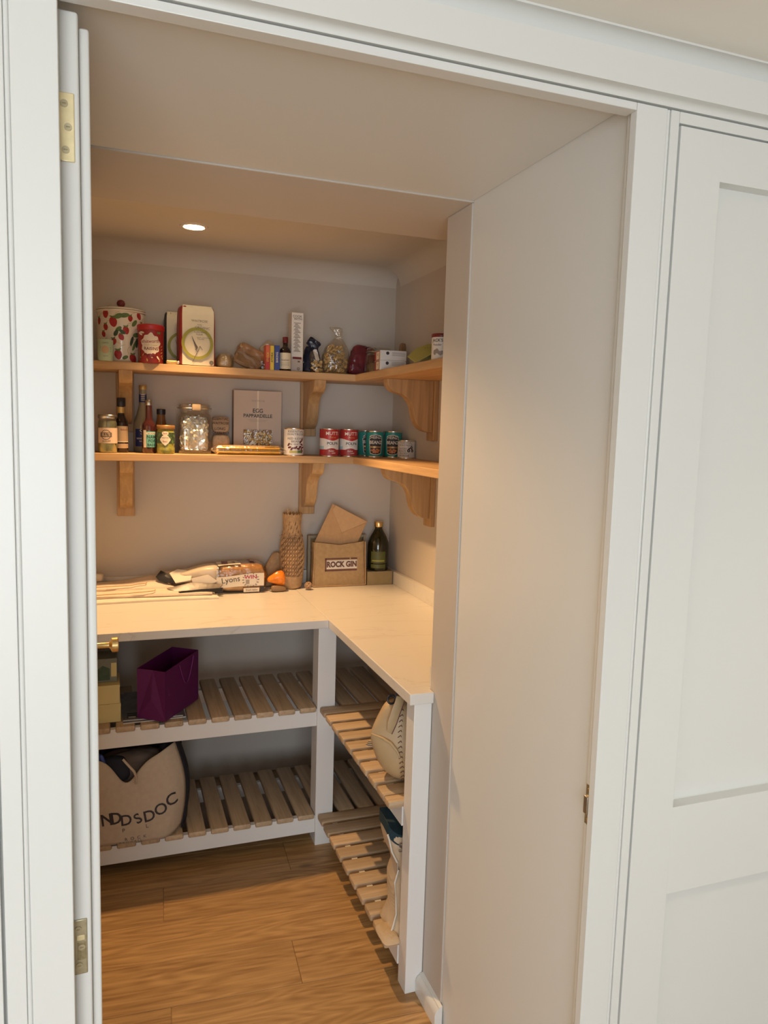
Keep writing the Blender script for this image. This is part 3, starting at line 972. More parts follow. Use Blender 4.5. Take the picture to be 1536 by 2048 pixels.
decal('painted_stems', 'olive_print', t, st, fm, 0.0004)

# mint tin
x, y = -0.025, 3.098
t = thing('tin', 'small mint green tin in front of the strawberry pot', 'tin', (x, y, UP))
MB().lathe([(0, 0), (0.0275, 0), (0.0285, 0.002), (0.0285, 0.079), (0.0275, 0.081), (0, 0.081)], 40).build('body', 'mint', t, smooth=40)
f = cyl(0.0285, facing(x, y))
decal('emblem', 'tan_label', t, [ell(-0.001, 0.042, 0.014, 0.015, 22)], f)
decal('lettering', 'ink_soft', t, [text2d('OATS', 0.009, 0, 0.0665, 0), text2d('CELTIC', 0.006, 0, 0.017, 0)], f, 0.0006)
decal('lettering', 'green_dark', t, [ell(0.021 * math.cos(a), 0.042 + 0.021 * math.sin(a), 0.0018, 0.001, 6) for a in (2.6, 2.9, 3.3, 0.1, 0.4, -0.3)], f, 0.0006)

# raisins tub
x, y = 0.1435, 3.154
t = thing('tub', 'red tub of raisins with a bright red lid', 'tub', (x, y, UP))
R = 0.0495
MB().lathe([(0, 0), (R - 0.004, 0), (R - 0.002, 0.003), (R, 0.128), (0, 0.128)], 48).build('body', 'red_deep', t, smooth=40)
MB().lathe([(0, 0.1282), (R + 0.001, 0.1282), (R + 0.0028, 0.131), (R + 0.0028, 0.146), (R - 0.001, 0.150), (0, 0.149)], 48).build('lid', 'red', t, smooth=40)
f = cyl(R, facing(x, y) - 0.03)
pts = []
for k in range(40):
    a = 2 * PI * k / 40
    r = 0.0385 * (1 + 0.09 * math.sin(9 * a + 0.6) + 0.05 * math.sin(5 * a))
    pts.append((0.97 * r * math.cos(a), 0.072 + 1.06 * r * math.sin(a)))
decal('label_patch', 'cream_pale', t, [poly(pts)], f, 0.0005)
decal('lettering', 'red_deep', t, [text2d('Whitworths', 0.0185, -0.001, 0.083, 0.08, fat=0.004, sx=0.92)], f, 0.0009)
decal('lettering', 'gold_print', t, [text2d('CALIFORNIAN', 0.0075, 0, 0.068, 0, sx=1.1)], f, 0.0009)
decal('lettering', 'red_dark', t, [text2d('RAISINS', 0.0165, 0.002, 0.055, 0, fat=0.012, sx=0.95)], f, 0.0009)
decal('leaf_print', 'gold_print', t, [ell(-0.045 + 0.016 * k, 0.022 + 0.012 * math.sin(k * 2.1), 0.006, 0.0022, 10, k * 0.9) for k in range(7)] + [ell(0.047, 0.03 + 0.012 * k, 0.006, 0.002, 10, 0.6) for k in range(4)], f, 0.0006)
decal('leaf_print', 'red_dark', t, [ell(-0.02 + 0.01 * k, 0.03 + 0.003 * math.cos(k * 2), 0.007, 0.005, 10, k) for k in range(5)], f, 0.001)
decal('leaf_print', 'cream_pale', t, [ell(-0.043, 0.112, 0.012, 0.004, 10, -0.5), ell(-0.035, 0.117, 0.011, 0.004, 10, -0.2), ell(0.028, 0.022, 0.01, 0.003, 10, 2.2)], f, 0.0006)
decal('leaf_print', 'green_leaf', t, [band(0.026, 0.040, 0.113, 0.121, 4), band(-0.052, -0.044, 0.01, 0.05, 3)], f, 0.0006)


def flour_bag(x0, x1, y, h, side, rz, label, depth=0.085):
    wx = (x1 - x0)
    t = thing('flour_bag', label, 'flour', ((x0 + x1) / 2, y + depth / 2, UP), rz, 'paper flour bags')
    lv = []
    for z, k, d in ((0, 0.97, 0.98), (0.004, 1.0, 1.0), (0.05, 1.0, 1.02), (0.12, 1.0, 1.03), (0.19, 0.99, 1.0), (h - 0.02, 0.97, 0.94), (h - 0.006, 0.93, 0.8), (h, 0.88, 0.6)):
        lv.append((z, 0, 0, wx / 2 * k, depth / 2 * d, 9))
    MB().rings(soft_rings(lv, 64, 0.0012, int(x0 * 100))).build('body', side, t, smooth=50, sub=1)
    # cream front face, slightly domed
    fw = wx / 2 - 0.008
    vs, fs = [], []
    nu, nv = 10, 12
    for j in range(nv + 1):
        for i in range(nu + 1):
            u = -fw + 2 * fw * i / nu; v = 0.003 + (h - 0.002) * j / nv
            bul = 0.004 * math.sin(PI * i / nu) * math.sin(PI * min(1, (j + 1) / nv)) + 0.0008 * math.sin(9 * u * 30 + j)
            back = 0.020 * max(0, (j / nv - 0.88) / 0.12) ** 2
            vs.append((u * (1 - 0.10 * max(0, (j / nv - 0.9) / 0.1)), -depth / 2 - 0.0038 - bul + back, v))
    for j in range(nv):
        for i in range(nu):
            a = j * (nu + 1) + i
            fs.append((a, a + 1, a + nu + 2, a + nu + 1))
    MB().add(vs, fs).build('front_panel', 'cream', t, smooth=60)
    return t, -depth / 2 - 0.0092


t, fy = flour_bag(0.199, 0.294, 3.215, 0.224, 'black_pack', 0.0, 'cream paper flour bag with black sides, half hidden behind the red one')
f = plane((0.01, fy, 0), (1, 0, 0), (0, 0, 1))
decal('ring_print', 'olive_print', t, [ring2(0.012, 0.085, 0.047, 0.058, 40, PI * 0.4, PI * 1.55)], f, 0.0004)
decal('wheat_print', 'ink_soft', t, [line2([(-0.015 + 0.004 * k, 0.11 - 0.012 * k), (-0.005 + 0.003 * k, 0.075 - 0.01 * k)], 0.0015) for k in range(5)], f, 0.0006)
t, fy = flour_bag(0.244, 0.386, 3.092, 0.238, 'red_deep', 0.10, 'cream paper flour bag with red sides and a green ring print')
f = plane((0.004, fy, 0), (1, 0, 0), (0, 0, 1))
decal('lettering', 'ink_soft', t, [text2d('WAITROSE', 0.0125, 0.0, 0.176, 0, sx=1.05), text2d('duchy', 0.008, 0.0, 0.162), text2d('ORGANIC', 0.0125, 0.012, 0.150, -0.04, sx=1.05), text2d('PLAIN WHITE', 0.0085, 0.004, 0.132), text2d('FLOUR', 0.0085, 0.0, 0.1235),
                                text2d('ideal for cakes and pastry', 0.0055, 0.018, 0.112), text2d('finely milled', 0.0055, 0.005, 0.106)], f, 0.0006)
decal('ring_print', 'olive_print', t, [ring2(-0.008, 0.088, 0.051, 0.063, 48)], f, 0.0003)
wh = [line2([(-0.03 + 0.003 * k, 0.115 - 0.006 * k), (-0.012 + 0.0012 * k, 0.062 + 0.002 * k)], 0.0016) for k in range(6)]
wh += [line2([(-0.028, 0.012), (-0.02, 0.03), (-0.008, 0.055), (0.002, 0.078)], 0.002), line2([(0.002, 0.078), (0.012, 0.063)], 0.002), line2([(-0.008, 0.055), (-0.018, 0.066)], 0.0016)]
decal('wheat_print', 'ink_soft', t, wh, f, 0.0006)
decal('round_mark', 'ink_soft', t, [ell(0.048, 0.015, 0.0085, 0.0085, 20)], f, 0.0006)
decal('round_mark', 'grey_green', t, [ell(0.048, 0.015, 0.005, 0.005, 20)], f, 0.0008)

# small gold foil bar
t = thing('foil_wrapped_bar', 'tiny gold foil wrapped bar between the red tub and flour', 'snack', (0.2185, 3.098, UP))
soft('wrapper', 'gold_print', t, [(0.0, 0, 0, 0.018, 0.010, 5), (0.003, 0, 0, 0.021, 0.012, 5), (0.014, 0, 0, 0.021, 0.012, 5), (0.018, 0, 0, 0.017, 0.009, 5)], 24, 0.0015, 4)
soft('torn_end', 'foil', t, [(0.002, 0.022, 0, 0.006, 0.007, 3), (0.01, 0.023, 0, 0.009, 0.009, 3), (0.017, 0.025, 0, 0.005, 0.007, 3)], 16, 0.002, 8)

# bun in film
t = thing('bread_roll', 'round bun in clear film beside the flour bag', 'bread', (0.428, 3.145, UP))
soft('bun', 'bun', t, [(0.0, 0, 0, 0.026, 0.026), (0.006, 0, 0, 0.033, 0.032), (0.022, 0, 0, 0.036, 0.035), (0.036, 0, 0, 0.034, 0.033), (0.05, 0, 0, 0.026, 0.026), (0.06, 0, 0, 0.013, 0.013), (0.062, 0, 0, 0.004, 0.004)], 24, 0.002, 3)
soft('film', 'clear_film', t, [(0.0005, 0, 0, 0.032, 0.032), (0.008, 0, 0, 0.0395, 0.038), (0.03, 0.002, 0, 0.041, 0.039), (0.05, 0.004, 0, 0.034, 0.032), (0.066, 0.008, 0.004, 0.018, 0.014)], 24, 0.003, 6)

# brown packet slumped over
t = thing('brown_packet', 'crumpled glossy brown packet slumped on the upper shelf', 'packet', (0.532, 3.165, UP))
crumple('packet', 'kraft_bag', t, 0.118, 0.075, 0.070, (0.008, 0.012, 0.062), (0.0, math.radians(24), 0.0), 0.0028, 8, 7, flat=False)
crumple('folded_flap', 'kraft_dark', t, 0.110, 0.016, 0.058, (-0.012, -0.040, 0.034), (math.radians(-12), math.radians(22), 0.0), 0.003, 4, 9)
crumple('clear_end', 'clear_film', t, 0.05, 0.05, 0.05, (0.048, -0.02, 0.027), (0.0, 0.4, 0.0), 0.005, 3, 4)
# beige packet behind the stock boxes
t = thing('paper_packet', 'small beige packet with a peaked top behind the stock boxes', 'packet', (0.625, 3.22, UP))
MB().prism([(-0.04, 0.0), (0.04, 0.0), (0.042, 0.09), (0.012, 0.128), (-0.004, 0.132), (-0.038, 0.1)], 'Y', -0.018, 0.018).build('packet', 'tan_label', t, bevel=0.003)
MB().box(-0.04, 0.04, -0.022, -0.0185, 0.0, 0.07).build('dark_front', 'black_pack', t, bevel=0.001)

# three slim boxes
for x, wd, h, mt, lab, txt, ink in ((0.598, 0.0165, 0.101, 'orange_pack', 'slim red and orange stock cube box standing on end', 'STOCK', 'yellow_pack'), (0.6155, 0.0165, 0.099, 'yellow_pack', 'slim yellow stock cube box standing on end', 'ATORA', 'ink'),
                                    (0.636, 0.0215, 0.102, 'blue_pack', 'slim dark blue box standing on end', 'BAKING', 'white_print')):
    t = thing('slim_box', lab, 'box', (x, 3.115, UP), -0.03, 'slim boxes on the upper shelf')
    MB().box(-wd / 2, wd / 2, -0.03, 0.03, 0, h).build('carton', mt, t, bevel=0.0008)
    f = plane((0, -0.0305, 0), (1, 0, 0), (0, 0, 1))
    decal('lettering', ink, t, [text2d(txt, 0.012, 0, h * 0.52, PI / 2, fat=0.01)], f, 0.0003)
    if mt == 'orange_pack':
        decal('side_stripe', 'red', t, [band(-wd / 2, wd / 2, 0.0, 0.05, 1)], f, 0.0001)
        MB().box(-0.006, 0.004, -0.022, -0.004, h, h + 0.005).build('torn_flap', 'white_print', t, bevel=0.001)

# vanilla bottle
x, y = 0.674, 3.11
t = thing('extract_bottle', 'small dark vanilla bottle with a cream label', 'bottle', (x, y, UP))
MB().lathe([(0, 0), (0.022, 0), (0.0245, 0.003), (0.0245, 0.082), (0.021, 0.092), (0.0125, 0.100), (0.0105, 0.104), (0.0105, 0.118)], 36).build('glass', 'dark_glass', t, smooth=50)
MB().lathe([(0, 0.116), (0.0118, 0.116), (0.012, 0.138), (0.0105, 0.1405), (0, 0.1405)], 24).build('cap', 'red_dark', t, smooth=40)
f = cyl(0.0245, facing(x, y))
decal('paper_label', 'cream', t, [band(-0.034, 0.034, 0.008, 0.074, 14)], f, 0.0004)
decal('lettering', 'ink_soft', t, [text2d('Nielsen', 0.0115, 0.001, 0.044, 0.05, fat=0.008), text2d('VANILLA EXTRACT', 0.0045, 0, 0.034), text2d('NET 118 ML', 0.0045, 0, 0.014)] + [band(-0.018, 0.018, 0.02 + 0.003 * k, 0.0207 + 0.003 * k, 4) for k in range(4)], f, 0.0008)

# tall slim carton
t = thing('tall_carton', 'tall narrow white carton printed with small text', 'carton', (0.727, 3.155, UP), 0.02)
MB().box(-0.0255, 0.0255, -0.03, 0.03, 0, 0.248).build('carton', 'box_taupe', t, bevel=0.0008)
f = plane((0, -0.0305, 0), (1, 0, 0), (0, 0, 1))
decal('face_print', 'white_print', t, [band(-0.0245, 0.0245, 0.062, 0.246, 1)], f, 0.0001)
decal('lettering', 'ink_soft', t, [text2d('COOK', 0.0135, -0.001, 0.231, 0, fat=0.012), text2d('WITH', 0.0135, 0.002, 0.220, 0, fat=0.012)] + [band(-0.016 + 0.003 * (k % 3), 0.014 - 0.004 * (k % 4), 0.085 + 0.0049 * k, 0.0872 + 0.0049 * k, 1) for k in range(25)], f, 0.0004)
decal('lettering', 'red_dark', t, [band(-0.019, 0.019, 0.054, 0.063, 1)], f, 0.0005)
decal('round_mark', 'ink_soft', t, [ell(0.008, 0.044, 0.006, 0.0035, 14), ring2(0.006, 0.014, 0.003, 0.006, 14)], f, 0.0004)

# navy and clear snack bag
t = thing('snack_bag', 'folded navy and clear bag of nuts between carton and cashews', 'snack bag', (0.805, 3.175, UP))
crumple('bag', 'navy_bag', t, 0.078, 0.058, 0.118, (0, 0.012, 0.060), (0, 0, 0), 0.003, 8, 31, (1.05, 0.7), flat=False)
crumple('flap', 'navy_bag', t, 0.055, 0.014, 0.04, (0.004, -0.006, 0.128), (0.1, math.radians(32), 0.0), 0.0025, 6, 33, flat=False)
crumple('bag_print', 'can_white', t, 0.016, 0.006, 0.05, (0.012, -0.026, 0.078), (0.05, math.radians(-18), 0.0), 0.002, 3, 35)
soft('clear_side', 'clear_film', t, [(0.0, 0.012, -0.03, 0.026, 0.014, 3), (0.03, 0.012, -0.032, 0.03, 0.018, 3), (0.07, 0.004, -0.028, 0.022, 0.014, 3), (0.1, -0.002, -0.02, 0.01, 0.008, 3)], 24, 0.003, 9)
nb = MB(); rnd = random.Random(2)
for k in range(26):
    nb.ball((0.012 + rnd.uniform(-0.02, 0.022), -0.036 + rnd.uniform(-0.008, 0.012), 0.008 + rnd.uniform(0, 0.045)), 0.008, 0.006, 0.006, 8, 5)
tag(nb.build('nuts', 'cashew', t, smooth=60), kind='stuff')
f = plane((0.0, -0.03, 0), (1, 0, 0), (0, 0, 1))

# cashew bag
t = thing('cashew_bag', 'clear plastic bag of cashew nuts with a twisted top', 'nut bag', (0.905, 3.165, UP))
nb = MB(); rnd = random.Random(11)
for k in range(130):
    z = 0.010 + 0.112 * rnd.random()
    ext = 0.052 - 0.014 * abs(z / 0.112 - 0.4) - (0.012 if z > 0.1 else 0)
    a = rnd.uniform(0, 2 * PI); q = math.sqrt(rnd.uniform(0.45, 1))
    c = Vector((ext * q * math.cos(a), 0.034 * q * math.sin(a), z))
    d = Vector((rnd.gauss(0, 1), rnd.gauss(0, 1), rnd.gauss(0, 1))).normalized(); e = d.orthogonal().normalized()
    rr = 0.0068
    path = [c + rr * (math.cos(p) * d + math.sin(p) * e) for p in (-1.9, -1.0, 0, 1.0, 1.9)]
    nb.tube(path, [0.0025, 0.0042, 0.0046, 0.0042, 0.0025], 6)
tag(nb.build('cashew_nuts', 'cashew', t, smooth=70), kind='stuff')
soft('film', 'clear_film', t, [(0.0, 0, 0, 0.045, 0.03, 3), (0.008, 0, 0, 0.058, 0.041, 2.6), (0.05, 0, 0, 0.063, 0.045, 2.4), (0.1, 0, 0, 0.058, 0.041, 2.4), (0.128, 0.004, 0, 0.044, 0.03, 2.4), (0.15, 0.012, 0.0, 0.02, 0.016, 2.2), (0.168, 0.016, 0, 0.012, 0.01, 2), (0.19, 0.008, 0.002, 0.026, 0.014, 2), (0.205, 0.0, 0.004, 0.034, 0.016, 2)], 40, 0.004, 15)
MB().tube([(0.028, -0.012, 0.155), (0.016, -0.016, 0.16), (0.004, -0.012, 0.156), (0.004, 0.01, 0.158), (0.02, 0.014, 0.16)], 0.002, 8, True).build('tie', 'white_print', t, smooth=60)

# burgundy bag
t = thing('foil_pouch', 'glossy burgundy snack pouch folded behind the cashews', 'pouch', (1.045, 3.225, UP))
crumple('pouch', 'burgundy_bag', t, 0.128, 0.066, 0.138, (0.002, 0, 0.070), (0, math.radians(8), 0), 0.0028, 9, 41, (1.05, 0.8), flat=False)
# preserve jar with wire clip
def clip_jar(t, wdt, h, sq, mats):
    n = 40
    lv = [(0.0, 0, 0, wdt * 0.46, wdt * 0.46, sq), (0.004, 0, 0, wdt * 0.49, wdt * 0.49, sq), (0.02, 0, 0, wdt * 0.5, wdt * 0.5, sq), (h * 0.70, 0, 0, wdt * 0.5, wdt * 0.5, sq), (h * 0.765, 0, 0, wdt * 0.485, wdt * 0.485, sq),
          (h * 0.81, 0, 0, wdt * 0.44, wdt * 0.44, 2.2), (h * 0.85, 0, 0, wdt * 0.44, wdt * 0.44, 2.0)]
    MB().rings(soft_rings(lv, n, 0, 1)).build('glass', 'clear_glass', t, smooth=50)
    MB().lathe([(0, h * 0.853), (wdt * 0.47, h * 0.853), (wdt * 0.475, h * 0.875), (wdt * 0.45, h * 0.885), (wdt * 0.45, h * 0.9), (wdt * 0.47, h * 0.905), (wdt * 0.47, h * 0.955), (wdt * 0.42, h), (0, h * 0.995)], n).build('lid', 'clear_glass', t, smooth=40)
    MB().tube([(wdt * 0.462 * math.cos(a), wdt * 0.462 * math.sin(a), h * 0.835) for a in [2 * PI * k / 40 for k in range(40)]], 0.0018, 8, True).build('wire', 'steel', t, smooth=60)
    MB().tube([(-0.012, -wdt * 0.47, h * 0.83), (-0.013, -wdt * 0.53, h * 0.76), (-0.007, -wdt * 0.545, h * 0.70), (0.007, -wdt * 0.545, h * 0.70), (0.013, -wdt * 0.53, h * 0.76), (0.012, -wdt * 0.47, h * 0.83)], 0.0016, 8).build('clip', 'steel', t, smooth=60)


t = thing('clip_top_jar', 'squat clip-top glass jar half full behind the flat boxes', 'jar', (1.092, 3.135, UP))
clip_jar(t, 0.118, 0.122, 2.4, None)
soft('contents', 'kraft_dark', t, [(0.004, 0, 0, 0.05, 0.05), (0.01, 0, 0, 0.054, 0.054), (0.05, 0, 0, 0.054, 0.054), (0.06, 0, 0, 0.04, 0.04)], 32, 0.002, 4)

# two flat boxes
for i, (z, lab) in enumerate(((0.0, 'flat white tea carton, lower of the two stacked on the side shelf'), (0.0385, 'flat white tea carton, upper of the two stacked on the side shelf'))):
    t = thing('flat_carton', lab, 'carton', (1.042, 2.845, UP + z), -0.10 + 0.02 * i, 'flat cartons on the side shelf')
    MB().box(-0.0525, 0.0525, -0.045, 0.045, 0, 0.038).build('carton', 'can_white', t, bevel=0.0008)
    f = plane((-0.0528, 0, 0), (0, -1, 0), (0, 0, 1))
    decal('end_print', 'red_deep', t, [band(-0.044, 0.03, 0.001, 0.037, 1)], f, 0.0002)
    decal('end_print', 'cream_pale', t, [band(-0.02, 0.026, 0.004, 0.034, 1)], f, 0.0004)
    decal('lettering', 'red_dark', t, [text2d('TEA', 0.012, 0.003, 0.022, 0)], f, 0.0006)
    f = plane((0, -0.0453, 0), (1, 0, 0), (0, 0, 1))
    decal('face_print', 'ink_grey', t, [band(-0.006, 0.048, 0.018 + 0.004 * k, 0.0195 + 0.004 * k, 1) for k in range(4)], f, 0.0003)
    decal('round_mark', 'ink', t, [ell(-0.024, 0.027, 0.0065, 0.0065, 16)], f, 0.0003)

# brown packet in the corner
t = thing('tall_packet', 'thin tall brown packet leaning in the shelf corner', 'packet', (1.196, 3.12, UP), 0.3)
soft('packet', 'kraft_dark', t, [(0, 0, 0, 0.018, 0.012, 3), (0.01, 0, 0, 0.022, 0.016, 3), (0.1, 0.002, 0, 0.02, 0.014, 3), (0.14, 0.004, 0, 0.015, 0.006, 3), (0.152, 0.004, 0, 0.013, 0.003, 3)], 24, 0.003, 19)

# yellow-green packet tipped open
t = thing('noodle_packet', 'yellow-green card packet tipped open on the side shelf', 'packet', (1.075, 2.50, UP))
MB().prism([(-0.045, 0.0), (0.06, 0.0), (0.06, 0.036), (-0.012, 0.036)], 'Y', -0.045, 0.045).build('carton', 'lime_card', t, bevel=0.001)
fl_ = MB()
fl_.add([(-0.085, -0.05, 0.001), (-0.03, -0.048, 0.031), (0.012, -0.046, 0.040), (0.055, -0.046, 0.041), (0.055, 0.05, 0.083), (0.0, 0.052, 0.077), (-0.04, 0.054, 0.061), (-0.075, 0.05, 0.030),
         (-0.085, -0.05, 0.004), (-0.03, -0.048, 0.034), (0.012, -0.046, 0.043), (0.055, -0.046, 0.044), (0.055, 0.05, 0.086), (0.0, 0.052, 0.080), (-0.04, 0.054, 0.064), (-0.075, 0.05, 0.033)],
        [(0, 1, 6, 7), (1, 2, 5, 6), (2, 3, 4, 5), (8, 15, 14, 9), (9, 14, 13, 10), (10, 13, 12, 11), (0, 8, 9, 1), (1, 9, 10, 2), (2, 10, 11, 3), (3, 11, 12, 4), (4, 12, 13, 5), (5, 13, 14, 6), (6, 14, 15, 7), (7, 15, 8, 0)])
fl_.build('flap', 'lime_card', t, smooth=40)
f = plane((-0.006, 0.0, 0.0618), (1, 0, 0.12), (0, 0.9, 0.41))
decal('lettering', 'olive_print', t, [line2([(-0.03 + 0.011 * k, -0.02 + 0.004 * (k % 3)), (-0.024 + 0.011 * k, 0.0 + 0.005 * (k % 2))], 0.004) for k in range(6)], f, 0.004)

# tin with dark lid
x, y = 1.022, 2.305
t = thing('tin', 'slim pale tin with a dark plum lid at the end of the side shelf', 'tin', (x, y, UP))
MB().lathe([(0, 0), (0.031, 0), (0.032, 0.002), (0.032, 0.073), (0, 0.073)], 40).build('body', 'can_white', t, smooth=40)
MB().lathe([(0, 0.0732), (0.033, 0.0732), (0.0335, 0.075), (0.0335, 0.083), (0.032, 0.085), (0, 0.085)], 40).build('lid', 'red_dark', t, smooth=40)
f = cyl(0.032, facing(x, y) - 0.45)
decal('lettering', 'ink', t, [text2d("JACK'S", 0.0135, 0, 0.062, 0, fat=0.012), text2d('Powder', 0.010, 0, 0.048, 0)], f, 0.0004)
decal('picture_print', 'ink_grey', t, [ell(-0.008 + 0.009 * k, 0.024 + 0.004 * math.sin(k * 2), 0.006, 0.009, 10, 0.4 * k) for k in range(4)], f, 0.0004)

# ================================================================== LOWER SHELF ITEMS
x, y = -0.021, 3.125
t = thing('pickle_jar', 'jar of pickles with a pink paper label and silver lid', 'jar', (x, y, LO))
MB().lathe([(0, 0.0), (0.033, 0.0), (0.036, 0.004), (0.036, 0.118), (0.033, 0.128), (0.032, 0.134)], 40).build('glass', 'clear_glass', t, smooth=50)
MB().lathe([(0, 0.003), (0.032, 0.003), (0.0345, 0.006), (0.0345, 0.056), (0, 0.056)], 36).build('pickles', 'pickle', t, smooth=50)
MB().lathe([(0, 0.0562), (0.0345, 0.0562), (0.0345, 0.116), (0.031, 0.126), (0, 0.126)], 36).build('brine', 'pickle_top', t, smooth=50)
MB().lathe([(0, 0.1345), (0.0355, 0.1345), (0.0365, 0.137), (0.0365, 0.146), (0.034, 0.149), (0, 0.148)], 40).build('lid', 'steel', t, smooth=40)
f = cyl(0.036, facing(x, y) + 0.15)
decal('paper_label', 'pink_label', t, [band(-0.05, 0.05, 0.038, 0.098, 18)], f, 0.0005)
decal('emblem', 'ink_soft', t, [ring2(-0.012, 0.071, 0.017, 0.0195, 28), band(-0.034, 0.010, 0.062, 0.080, 8)], f, 0.0008)
decal('lettering', 'pink_label', t, [text2d("ILL'S", 0.0165, -0.011, 0.071, 0, fat=0.01)], f, 0.0011)
decal('lettering', 'ink_soft', t, [text2d('PICKLED', 0.008, -0.010, 0.046, 0.1, fat=0.01)], f, 0.0009)


def bottle(name, label, x, y, prof, glass, cap, capmat, n=36):
    t = thing(name, label, 'bottle', (x, y, LO))
    MB().lathe(prof, n).build('glass', glass, t, smooth=50)
    MB().lathe(cap, 28).build('cap', capmat, t, smooth=40)
    return t


x, y = 0.030, 3.17
t = bottle('vinegar_bottle', 'dark round bottle with black cap, gold neck band and tan label', x, y,
           [(0, 0), (0.024, 0), (0.0265, 0.003), (0.0265, 0.118), (0.024, 0.128), (0.016, 0.142), (0.0125, 0.155), (0.0122, 0.188)], 'dark_glass',
           [(0, 0.184), (0.0165, 0.184), (0.017, 0.186), (0.017, 0.217), (0.0155, 0.219), (0, 0.219)], 'black_plastic')
MB().lathe([(0.0128, 0.158), (0.0142, 0.158), (0.0142, 0.182), (0.0128, 0.182)], 24).build('neck_band', 'gold_print', t, smooth=40)
f = cyl(0.0265, facing(x, y) + 0.2)
decal('paper_label', 'tan_label', t, [band(-0.028, 0.028, 0.044, 0.106, 12), band(-0.028, 0.028, 0.018, 0.036, 12)], f, 0.0005)
decal('label_edge', 'cream', t, [band(-0.028, 0.028, 0.042, 0.046, 12)], f, 0.0007)
decal('lettering', 'red_deep', t, [text2d('Balsamic', 0.0095, 0.008, 0.092, 0)], f, 0.0008)

x, y = 0.1155, 3.262
t = bottle('wine_vinegar_bottle', 'tall clear bottle with gold cap and dark blue label', x, y,
           [(0, 0), (0.035, 0), (0.0385, 0.004), (0.0385, 0.10), (0.036, 0.125), (0.026, 0.155), (0.018, 0.182), (0.0145, 0.2), (0.0140, 0.262)], 'pale_glass',
           [(0, 0.258), (0.0152, 0.258), (0.016, 0.260), (0.016, 0.274), (0.0145, 0.2765), (0, 0.2765)], 'gold_print')
MB().lathe([(0.0146, 0.206), (0.0158, 0.206), (0.0152, 0.242), (0.0142, 0.242)], 24).build('neck_label', 'navy', t, smooth=40)
f = cyl(0.0385, facing(x, y))
decal('paper_label', 'blue_label', t, [band(-0.034, 0.034, 0.024, 0.096, 14)], f, 0.0005)
decal('lettering', 'white_print', t, [text2d('S', 0.03, -0.006, 0.083, 0.2), text2d('WHITE', 0.011, -0.010, 0.056, 0, fat=0.012), text2d('WINE', 0.009, -0.004, 0.045, 0, fat=0.012)], f, 0.0008)
f = cyl(0.0156, facing(x, y))
decal('lettering', 'cream_pale', t, [band(-0.008, 0.008, 0.214 + 0.007 * k, 0.2165 + 0.007 * k, 3) for k in range(4)] + [band(-0.014, 0.014, 0.239, 0.241, 4)], f, 0.0006)

x, y = 0.1335, 3.135
t = bottle('sauce_bottle', 'slim dark sauce bottle with silver cap and teal label', x, y,
           [(0, 0), (0.0245, 0), (0.0268, 0.003), (0.0268, 0.108), (0.0245, 0.118), (0.0165, 0.130), (0.0132, 0.142), (0.0122, 0.196)], 'dark_red_glass',
           [(0, 0.192), (0.0132, 0.192), (0.0136, 0.194), (0.0136, 0.211), (0.0125, 0.2125), (0, 0.2125)], 'steel')
f = cyl(0.0268, facing(x, y) + 0.12)
decal('paper_label', 'teal_label', t, [band(-0.014, 0.030, 0.025, 0.088, 12)], f, 0.0005)
decal('label_edge', 'cream_pale', t, [band(-0.027, -0.0145, 0.024, 0.093, 5), band(-0.014, 0.030, 0.076, 0.084, 10)], f, 0.0006)
decal('lettering', 'ink', t, [text2d('THE ORIGINAL', 0.005, 0.007, 0.080, 0, fat=0.012), text2d('NAM', 0.0165, 0.007, 0.066, 0, fat=0.008, sx=1.05), text2d('FOR', 0.0155, 0.009, 0.050, 0, fat=0.008), text2d('BASIC', 0.0135, 0.008, 0.034, 0, fat=0.008)], f, 0.0009)

x, y = 0.187, 3.255
t = bottle('syrup_bottle', 'amber bottle with a black cap behind the pesto jar', x, y,
           [(0, 0), (0.022, 0), (0.024, 0.003), (0.024, 0.10), (0.0215, 0.118), (0.0175, 0.140), (0.0155, 0.162)], 'amber_glass',
           [(0, 0.158), (0.0178, 0.158), (0.0182, 0.160), (0.0182, 0.179), (0.0165, 0.181), (0, 0.181)], 'black_plastic')

x, y = 0.1965, 3.115
t = thing('pesto_jar', 'green pesto jar with a brown lid and cream label', 'jar', (x, y, LO))
R = 0.0355
MB().lathe([(0, 0), (0.031, 0), (R - 0.001, 0.004), (R, 0.02), (R - 0.002, 0.032), (R, 0.042), (R, 0.082), (0.033, 0.092), (0.031, 0.098)], 40).build('glass', 'pesto', t, smooth=50)
MB().lathe([(0, 0.0985), (0.0355, 0.0985), (0.0362, 0.101), (0.0362, 0.112), (0.034, 0.115), (0, 0.1145)], 40).build('lid', 'jar_lid_brown', t, smooth=40)
f = cyl(R, facing(x, y))
decal('leaf_print', 'green_dark', t, [band(-0.052, 0.052, 0.042, 0.086, 20)], f, 0.0003)
decal('leaf_print', 'green_leaf', t, [ell(-0.04 + 0.0115 * k, 0.062 + 0.014 * math.sin(k * 1.9), 0.009, 0.0055, 10, k * 0.8) for k in range(8)], f, 0.0006)
pts = []
for k in range(36):
    a = 2 * PI * k / 36
    r = 0.0205 * (1 + 0.10 * math.cos(4 * a) + 0.05 * math.cos(8 * a))
    pts.append((-0.002 + 0.9 * r * math.cos(a), 0.057 + r * math.sin(a)))
decal('paper_label', 'cream_pale', t, [poly(pts), ell(-0.002, 0.082, 0.013, 0.0085, 18)], f, 0.0009)
decal('lettering', 'red_deep', t, [text2d('Sacla', 0.0085, -0.002, 0.082, 0), text2d('Basil', 0.010, -0.003, 0.050, 0)], f, 0.0013)
decal('lettering', 'ink_soft', t, [text2d('PESTO', 0.0085, -0.002, 0.064, 0)], f, 0.0013)

